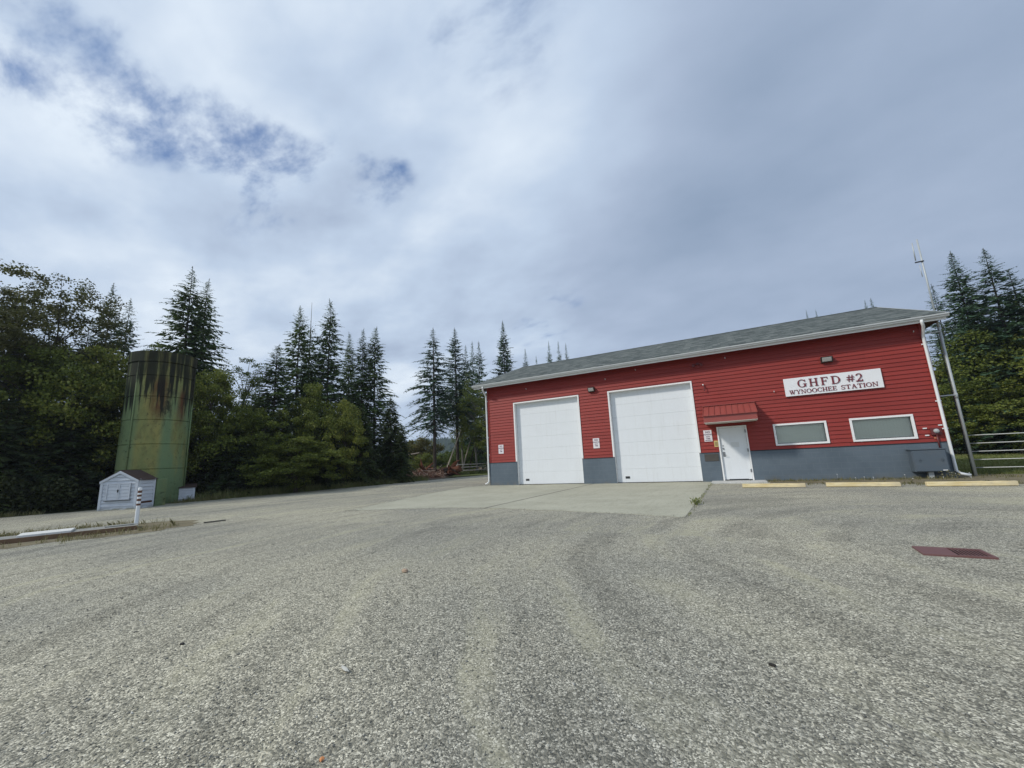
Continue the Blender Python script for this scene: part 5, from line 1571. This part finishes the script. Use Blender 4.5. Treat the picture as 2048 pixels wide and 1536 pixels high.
NAMES = {'hemlock': ('hemlock_tree', 'tree'), 'fir': ('fir_tree', 'tree'), 'spruce': ('spruce_tree', 'tree'), 'cedar': ('cedar_tree', 'tree'), 'lonefir': ('fir_tree', 'tree'),
         'polefir': ('fir_tree', 'tree'), 'snag': ('dead_topped_tree', 'tree'), 'ash': ('broadleaf_tree', 'tree'), 'maple': ('maple_tree', 'tree'), 'alder': ('alder_tree', 'tree')}
TREES = [
    ('ash',-32.66,4.70,13.07,4.2,'tallest brown tinged broadleaf tree, leftmost in the wood'),
    ('ash',-33.25,7.12,13.16,3.4,'airy brown tinged broadleaf tree with sky gaps, second from the left'),
    ('ash',-32.85,3.19,11.39,4.2,'brown tinged broadleaf tree cut by the left edge of the photo'),
    ('fir',-35.70,9.74,14.49,2.0,'slim tiered fir, taller of the two between the broadleaf trees and the silo'),
    ('fir',-36.40,10.92,13.98,1.9,'slim tiered fir, shorter of the two just left of the silo top'),
    ('hemlock',-32.55,12.87,16.05,2.9,'tall drooping hemlock right behind the silo, higher of the twin tips'),
    ('hemlock',-33.12,14.11,15.80,2.5,'hemlock with the lower of the twin tips behind the silo'),
    ('alder',-31.16,10.86,9.85,2.2,'rounded yellow green tree peeking over the silo rim'),
    ('maple',-28.18,12.91,7.97,2.4,'dense olive broadleaf tree touching the right side of the silo'),
    ('alder',-31.06,16.14,9.72,2.4,'thin airy yellow tree with a see through crown between silo and hemlocks'),
    ('maple',-26.37,14.31,5.35,2.0,'round olive broadleaf tree in front of the thin airy yellow tree'),
    ('hemlock',-28.38,16.84,10.48,2.5,'pale feathery hemlock, leftmost of the middle clump'),
    ('hemlock',-30.16,19.65,14.84,2.4,'hemlock beside the bare dead top, left of it'),
    ('snag',-30.54,20.89,15.57,1.3,'conifer with a bare dead grey top'),
    ('hemlock',-28.87,21.50,15.78,2.4,'tallest dark hemlock of the middle clump'),
    ('hemlock',-29.44,24.02,13.50,1.7,'short narrow hemlock just right of the tallest hemlock'),
    ('hemlock',-27.22,23.56,13.29,1.7,'slender hemlock, left of the last pair before the gap'),
    ('hemlock',-26.53,24.33,13.55,2.3,'slender hemlock, last tall one before the gap'),
    ('cedar',-24.17,23.91,6.81,2.0,'low dark cedar at the right end of the wood'),
    ('cedar',-22.88,23.78,4.44,1.5,'smallest cedar, nearest the gap in the trees'),
    ('maple',-26.31,18.22,7.33,2.1,'olive green maple filling the front of the middle clump'),
    ('maple',-24.15,19.44,6.12,1.6,'olive maple standing below the tallest hemlock'),
    ('maple',-23.70,15.82,3.41,2.6,'low spreading yellow green maple at the edge of the lot'),
    ('fir',-31.49,5.69,8.38,3.0,'dark fir under the leftmost broadleaf tree'),
    ('maple',-30.33,6.43,8.34,3.0,'dark olive maple below the airy broadleaf tree'),
    ('fir',-32.02,7.97,9.91,2.7,'dark fir under the slim tiered firs'),
    ('maple',-29.93,8.09,8.36,2.8,'olive maple standing just left of the silo'),
    ('cedar',-29.07,5.03,5.14,2.6,'low black green cedar, leftmost at the edge of the lot'),
    ('cedar',-28.64,7.06,4.93,2.6,'low black green cedar between the leftmost cedar and the silo'),
    ('cedar',-26.32,13.33,4.34,2.6,'low black green cedar right of the small shed'),
    ('cedar',-26.47,16.14,5.35,2.4,'low dark cedar behind the spreading yellow green maple'),
    ('cedar',-24.21,20.93,5.71,2.2,'low dark cedar below the slender hemlocks'),
    ('cedar',-24.82,18.57,4.68,2.2,'low dark cedar at the foot of the tallest hemlock'),
    ('fir',-39.24,7.76,12.02,2.6,'fir half hidden behind the airy broadleaf tree'),
    ('fir',-35.97,17.49,7.68,2.6,'fir half hidden behind the dense olive tree by the silo'),
    ('fir',-35.84,19.92,9.29,2.6,'fir half hidden behind the pale feathery hemlock'),
    ('fir',-34.16,24.44,12.72,2.6,'fir in the back row between the two tallest hemlocks'),
    ('fir',-32.25,26.91,11.12,2.4,'fir in the back row behind the slender hemlocks'),
    ('fir',-38.79,13.28,9.48,2.6,'fir hidden behind the silo'),
    ('lonefir',-27.98,33.96,16.34,3.0,'lone tall fir with a bare lower trunk in the gap'),
    ('polefir',-28.46,38.65,17.73,2.6,'tall fir right of the lone bare trunked fir'),
    ('fir',-32.56,46.79,18.12,2.2,'first of three fir tips left of the roof corner'),
    ('fir',-32.32,48.16,19.02,2.0,'middle of three fir tips left of the roof corner'),
    ('fir',-30.43,47.01,18.38,2.4,'last of three fir tips left of the roof corner'),
    ('alder',-26.11,39.08,10.84,2.6,'yellow green alder beside the left corner of the red building'),
    ('alder',-29.10,40.66,12.65,2.4,'darker alder behind the rail fence'),
    ('alder',-23.93,38.11,8.09,2.2,'alder hidden half by the left corner of the building'),
    ('spruce',-23.44,41.89,18.49,2.6,'dense dark spruce rising over the left end of the roof'),
    ('fir',-33.01,67.35,22.38,2.0,'lone small fir tip over the roof, right of the dense spruce'),
    ('fir',-31.59,69.12,21.01,1.5,'lowest fir tip over the roof'),
    ('fir',-28.83,69.24,23.45,1.9,'left tip of the three firs over the roof'),
    ('fir',-27.87,71.78,23.88,1.9,'middle tip of the three firs over the roof'),
    ('fir',-26.19,71.35,23.06,1.8,'right tip of the three firs over the roof'),
    ('fir',11.47,69.05,20.44,1.2,'tiny fir tip, left of the pair over the middle of the roof'),
    ('fir',12.52,68.87,20.22,1.2,'tiny fir tip, right of the pair over the middle of the roof'),
    ('fir',14.08,68.57,19.18,1.2,'faintest fir tip barely showing over the roof'),
    ('fir',15.66,59.99,17.87,1.5,'left fir tip beside the right end of the ridge'),
    ('fir',16.19,59.85,17.95,1.7,'right fir tip beside the right end of the ridge'),
    ('fir',16.90,47.06,14.67,2.1,'fir behind the antenna mast'),
    ('spruce',16.89,42.79,15.84,2.9,'tall dense fir just right of the antenna mast'),
    ('fir',18.00,41.24,15.02,3.0,'tall open fir with sparse upswept branches on the right'),
    ('fir',18.75,40.91,12.92,3.0,'fir with a ragged side at the right edge of the photo'),
    ('alder',20.78,43.27,12.68,3.9,'tall green broadleaf tree cut by the right edge of the photo'),
    ('spruce',17.52,43.61,11.85,2.6,'dark fir standing between the two tall firs on the right'),
    ('maple',17.66,42.48,9.45,4.2,'wide yellow green broadleaf tree in front of the tall firs'),
    ('maple',18.92,40.83,8.55,3.9,'yellow green broadleaf tree at the right edge behind the gate'),
    ('maple',16.00,44.19,7.58,3.4,'olive broadleaf tree just right of the building corner'),
    ('maple',14.61,43.62,6.47,2.6,'olive broadleaf tree hidden half by the right corner of the building'),
    ('maple',16.53,39.70,4.65,3.1,'low olive tree behind the metal gate'),
]
trg = random.Random(5)
cnt = {}
for kind, x, y, h, hw, lab in TREES:
    vs = PROTO[kind]
    i = cnt.get(kind, 0)
    cnt[kind] = i + 1
    cm, tm, H0, R0 = vs[i % len(vs)]
    nm, cat = NAMES[kind]
    rz = 0.0 if kind == 'lonefir' else trg.uniform(0, 6.28)
    r = thing(nm, lab, cat, (x, y, 0), rz, 'trees round the clearing')
    s = hw / R0
    r.scale = (s, s, h / H0)
    for part, me in (('crown', cm), ('trunk', tm)):
        o = bpy.data.objects.new(part, me)
        C.objects.link(o)
        o.parent = r
    if kind in ('snag',):
        r.children[1]['label'] = 'bare grey dead top'

# shrubs one can tell apart in the gap and by the gate
shr = leafy(91, 3.0, 2.4, 0.1, n_cl=70, per=170, cl_r=.5, leaf=.13, trunk=True, nlimb=8)
shr2 = leafy(92, 2.2, 1.5, 0.1, n_cl=46, per=150, cl_r=.42, leaf=.10, trunk=True, nlimb=8)
def shrub(loc, sc, lab, data=shr, mat=LEAF_ALDER):
    r = thing('shrub', lab, 'shrub', loc)
    r.scale = sc
    me = fast_mesh('foliage', data[0], data[1])
    obj('foliage', me, mat, r)
    obj('stem', data[2], BARKT, r)
LEAF_YELLOW = mat_leaf('yellowing_leaves', [(0.22, (0.07, 0.065, 0.014)), (0.5, (0.16, 0.14, 0.035)), (0.78, (0.30, 0.25, 0.09))], 0.3, 0.6)
LEAF_BRIGHT = mat_leaf('fresh_green_leaves', [(0.22, (0.05, 0.085, 0.014)), (0.5, (0.11, 0.16, 0.03)), (0.78, (0.19, 0.23, 0.06))], 0.35, 0.6)
shrub((-42.5, 46.5, 0), (1.75, 1.75, 1.75), 'wide yellowing bush left in the gap between the woods', shr, LEAF_YELLOW)
shrub((-36.2, 41.0, 0), (1.0, 1.0, 0.9), 'dull green bush in front of the yellowing bush in the gap', shr, LEAF_MAPLE)
shrub((-34.4, 44.0, 0), (1.1, 1.1, 1.35), 'bright green bush just left of the lone fir trunk', shr2, LEAF_BRIGHT)
shrub((-31.0, 43.4, 0), (1.5, 1.5, 1.55), 'bright green bush between the lone fir and the fence', shr2, LEAF_BRIGHT)
shrub((-25.1, 41.6, 0), (1.1, 1.1, 1.0), 'green bush behind the rail fence', shr2, LEAF_ALDER)
shrub((-29.2, 37.9, 0), (.55, .55, .55), 'low yellow green bush at the left fence post', shr2, LEAF_BRIGHT)
for k_, (x, y, h, lab) in enumerate(((-24.6, 40.9, 9.0, 'pale slender bare alder stem left behind the rail fence'), (-25.6, 40.6, 8.0, 'pale slender bare alder stem in the middle behind the rail fence'),
                              (-23.6, 41.2, 9.0, 'pale slender bare alder stem next to the building corner'))):
    m_ = MB().tube([(0, 0, -.1), (.06, .03, h * .5), (.2, .1, h)], [.08, .06, .02], 7)
    r = thing('alder_sapling', lab, 'sapling', (x, y, 0))
    obj('trunk', m_, BARKA, r)
    cr_ = leafy(95 + k_, h, .9, h * .55, n_cl=16, per=70, cl_r=.4, leaf=.11, trunk=False)
    obj('crown', fast_mesh('crown', cr_[0], cr_[1]), LEAF_ALDER, r)
r = thing('bare_sapling', 'thin bare leaning stem behind the metal gate', 'sapling', (10.3, 22.6, 0))
obj('stem', MB().tube([(0.25, 0, -.1), (.06, .03, 1.5), (-.2, .1, 3.2)], [.03, .022, .01], 6), BARKA, r)

# the dark undergrowth that fills the foot of the wood
def undergrowth(name, lab, centres, hts, mat, per=120, leaf=.12, seed=1):
    g = np.random.default_rng(seed)
    n = len(centres)
    idx = np.repeat(np.arange(n), per)
    off = norm(g.normal(0, 1, (len(idx), 3))) * (g.random(len(idx)) ** .4)[:, None]
    off *= np.stack([np.full(n, .62), np.full(n, .62), hts * .55], 1)[idx]
    P = np.concatenate([centres, (hts * .5)[:, None]], 1)[idx] + off
    P[:, 2] = np.maximum(P[:, 2], .03)
    nrm = norm(off * .4 + g.normal(0, .6, off.shape) + (0, 0, .6))
    t1 = norm(np.cross(nrm, g.normal(0, 1, nrm.shape)))
    ln = leaf * g.uniform(.6, 1.4, len(P))
    V, F = diamonds(P, t1 * ln[:, None], np.cross(nrm, t1), ln * .7)
    tag(obj(name, fast_mesh(name, V, F), mat), lab, 'undergrowth', kind='stuff')
UNDER = mat_leaf('undergrowth_leaves', [(0.22, (0.010, 0.016, 0.006)), (0.5, (0.026, 0.036, 0.011)), (0.78, (0.055, 0.064, 0.018))], 0.2, 0.7)
l1 = along([(-27.8, 1.6), (-26.9, 4.6), (-26.5, 7.0)], 60, .35) + (-1.0, 0)
l2 = along([(-28.6, 8.0), (-28.2, 11.4)], 45, .4) + (-.6, .3)
l3 = along([(-25.6, 11.6), (-25.1, 14.6), (-24.7, 18.0), (-24.3, 21.4), (-23.9, 24.2)], 170, .40) + (-.9, 0)
l4 = along([(-33, 0), (-31, 8), (-29.5, 15), (-27.5, 25)], 200, 1.6)
cc_ = np.concatenate([l1, l2, l3, l4])
far_ = (np.hypot(cc_[:, 0] + 26.73, cc_[:, 1] - 9.73) > 2.1) & (np.hypot(cc_[:, 0] + 24.4, cc_[:, 1] - 7.9) > 1.9) & (np.hypot(cc_[:, 0] + 25.3, cc_[:, 1] - 10.7) > 1.5)
cc_ = cc_[far_]
undergrowth('undergrowth', 'dark tangle of salal and ferns at the foot of the wood', cc_, rng.uniform(.7, 2.1, len(cc_)), UNDER, 210, .13, 3)
r1 = along([(9.0, 46.5), (14, 44.5), (21, 41.0), (30, 36.0)], 150, .7)
undergrowth('thicket', 'dark thicket along the far side of the lawn', r1, rng.uniform(1.2, 3.2, len(r1)), UNDER, 200, .12, 4)
b1 = along([(-48, 60), (-38, 58), (-30, 56), (-22, 55), (-12, 60)], 90, 1.6)
undergrowth('far_thicket', 'green thicket behind the clearing', b1, rng.uniform(1.5, 3.6, len(b1)), LEAF_MAPLE, 150, .2, 5)

# small white daisies by the grey wall
dz_ = np.array([(3.05, 18.55, .22), (3.5, 18.3, .10), (3.75, 18.35, .12), (4.0, 18.4, .10), (4.85, 18.5, .16), (4.95, 18.2, .05), (5.7, 18.25, .08), (6.0, 18.5, .20), (6.1, 18.55, .16), (6.02, 18.45, .10), (6.4, 18.5, .18), (6.35, 18.3, .06)])
fm_ = MB()
for x, y, z in dz_:
    for k in range(3):
        a0_ = k * 1.05
        fm_.quad((x - .012 * math.cos(a0_), y - .01, z - .012 * math.sin(a0_)), (x - .012 * math.sin(a0_), y - .012, z + .012 * math.cos(a0_)),
                 (x + .012 * math.cos(a0_), y - .01, z + .012 * math.sin(a0_)), (x + .012 * math.sin(a0_), y - .012, z - .012 * math.cos(a0_)))
    fm_.tube([(x, y, 0), (x + .01, y, z)], .0015, 4, cap=False)
tag(obj('daisies', fm_, TRIM), 'small white daisies in the dirt by the grey wall', 'flowers', kind='stuff')
for i, (x, y, s_, lab) in enumerate(((-1.02, 11.0, .11, 'green weed growing in the crack at the right edge of the apron'), (5.95, 18.42, .22, 'yellow flowered weed under the utility cabinet'))):
    g_ = np.random.default_rng(200 + i)
    n = 90
    P_ = np.stack([g_.normal(0, .5, n), g_.normal(0, .4, n), g_.random(n)], 1) * s_
    P_[:, 2] += .02
    t1_ = norm(g_.normal(0, 1, (n, 3)) + (0, 0, .3)); t2_ = norm(np.cross(t1_, g_.normal(0, 1, (n, 3))))
    V_, F_ = diamonds(P_, t1_ * .07, t2_, np.full(n, .025))
    r = thing('weed', lab, 'weed', (x, y, 0.01))
    obj('foliage', fast_mesh('foliage', V_, F_), GRASS if i == 0 else DRYGRASS, r)
    obj('stalk', MB().tube([(0, 0, 0), (.01, 0, s_ * .9)], .005, 5).tube([(0, 0, 0), (s_ * .4, .02, s_ * .6)], .004, 5), GRASS, r)

# ------------------------------------------------------------------ far wooded hill
def hill_h(a, d):
    return 20 + 3.0 * math.sin(a * 9 + 1.0) + 1.5 * math.sin(a * 23) + 6 * math.sin(a * 2.2 + 2)
hv, hf = [], []
NA, ND = 90, 10
for i in range(NA + 1):
    a = RAD(40 + 150 * i / NA)
    for j in range(ND + 1):
        d = 330 + 260 * j / ND
        u = j / ND
        zz = -1 + (hill_h(a, d) + 1) * (3 * u * u - 2 * u ** 3) * 1.15
        hv.append((d * math.cos(a), d * math.sin(a), zz))
for i in range(NA):
    for j in range(ND):
        hf.append((i * (ND + 1) + j, (i + 1) * (ND + 1) + j, (i + 1) * (ND + 1) + j + 1, i * (ND + 1) + j + 1))
hm = MB().add(hv, hf)
HILL = mat_soil('hill_cover', [(0.3, (0.020, 0.035, 0.018)), (0.5, (0.032, 0.05, 0.024)), (0.7, (0.05, 0.065, 0.028))], 0.03, 0.3, 0.3)
tag(obj('hill', hm, HILL, smooth=True), kind='structure')
g = np.random.default_rng(77)
n = 9000
a = np.radians(g.uniform(105, 150, n)); j = g.random(n) ** .8; d = 335 + 255 * j
zz = np.array([-1 + (hill_h(q, 0) + 1) * (3 * u * u - 2 * u ** 3) * 1.15 for q, u in zip(a, j)])
base_ = np.stack([d * np.cos(a), d * np.sin(a), zz], 1)
hgt = g.uniform(3.0, 7.5, n); wid = hgt * g.uniform(.2, .34, n)
rot = g.uniform(0, 6.28, n)
Vh = []
for k in range(5):
    q = rot + k * 2 * np.pi / 5
    Vh.append(base_ + np.stack([np.cos(q) * wid, np.sin(q) * wid, np.zeros(n) - .3], 1))
Vh.append(base_ + np.stack([np.zeros(n), np.zeros(n), hgt], 1))
Vh = np.stack(Vh, 1).reshape(-1, 3)
Fh = (np.arange(n)[:, None, None] * 6 + np.array([(k, (k + 1) % 5, 5) for k in range(5)])[None]).reshape(-1, 3)
FARW = mat_leaf('far_wood', [(0.2, (0.014, 0.030, 0.018)), (0.5, (0.026, 0.046, 0.024)), (0.8, (0.050, 0.070, 0.028))], 0.0, 0.02)
tag(obj('far_wood', fast_mesh('far_wood', Vh, Fh), FARW), 'dark conifer wood covering the far hill', 'wood', kind='stuff')

# ------------------------------------------------------------------ the air between here and the hill
hz_m = bpy.data.materials.new('haze_air')
hz_m.use_nodes = True
ht = NT(hz_m.node_tree)
pv = ht.n('VolumePrincipled')
pv.inputs['Color'].default_value = (0.72, 0.82, 0.95, 1)
pv.inputs['Density'].default_value = 0.0004
pv.inputs['Anisotropy'].default_value = 0.3
ho = ht.n('OutputMaterial')
ht.t.links.new(pv.outputs[0], ho.inputs['Volume'])
hb_ = MB().box(-640, 640, -620, 660, -1.6, 46)
tag(obj('haze', hb_, hz_m), kind='stuff')
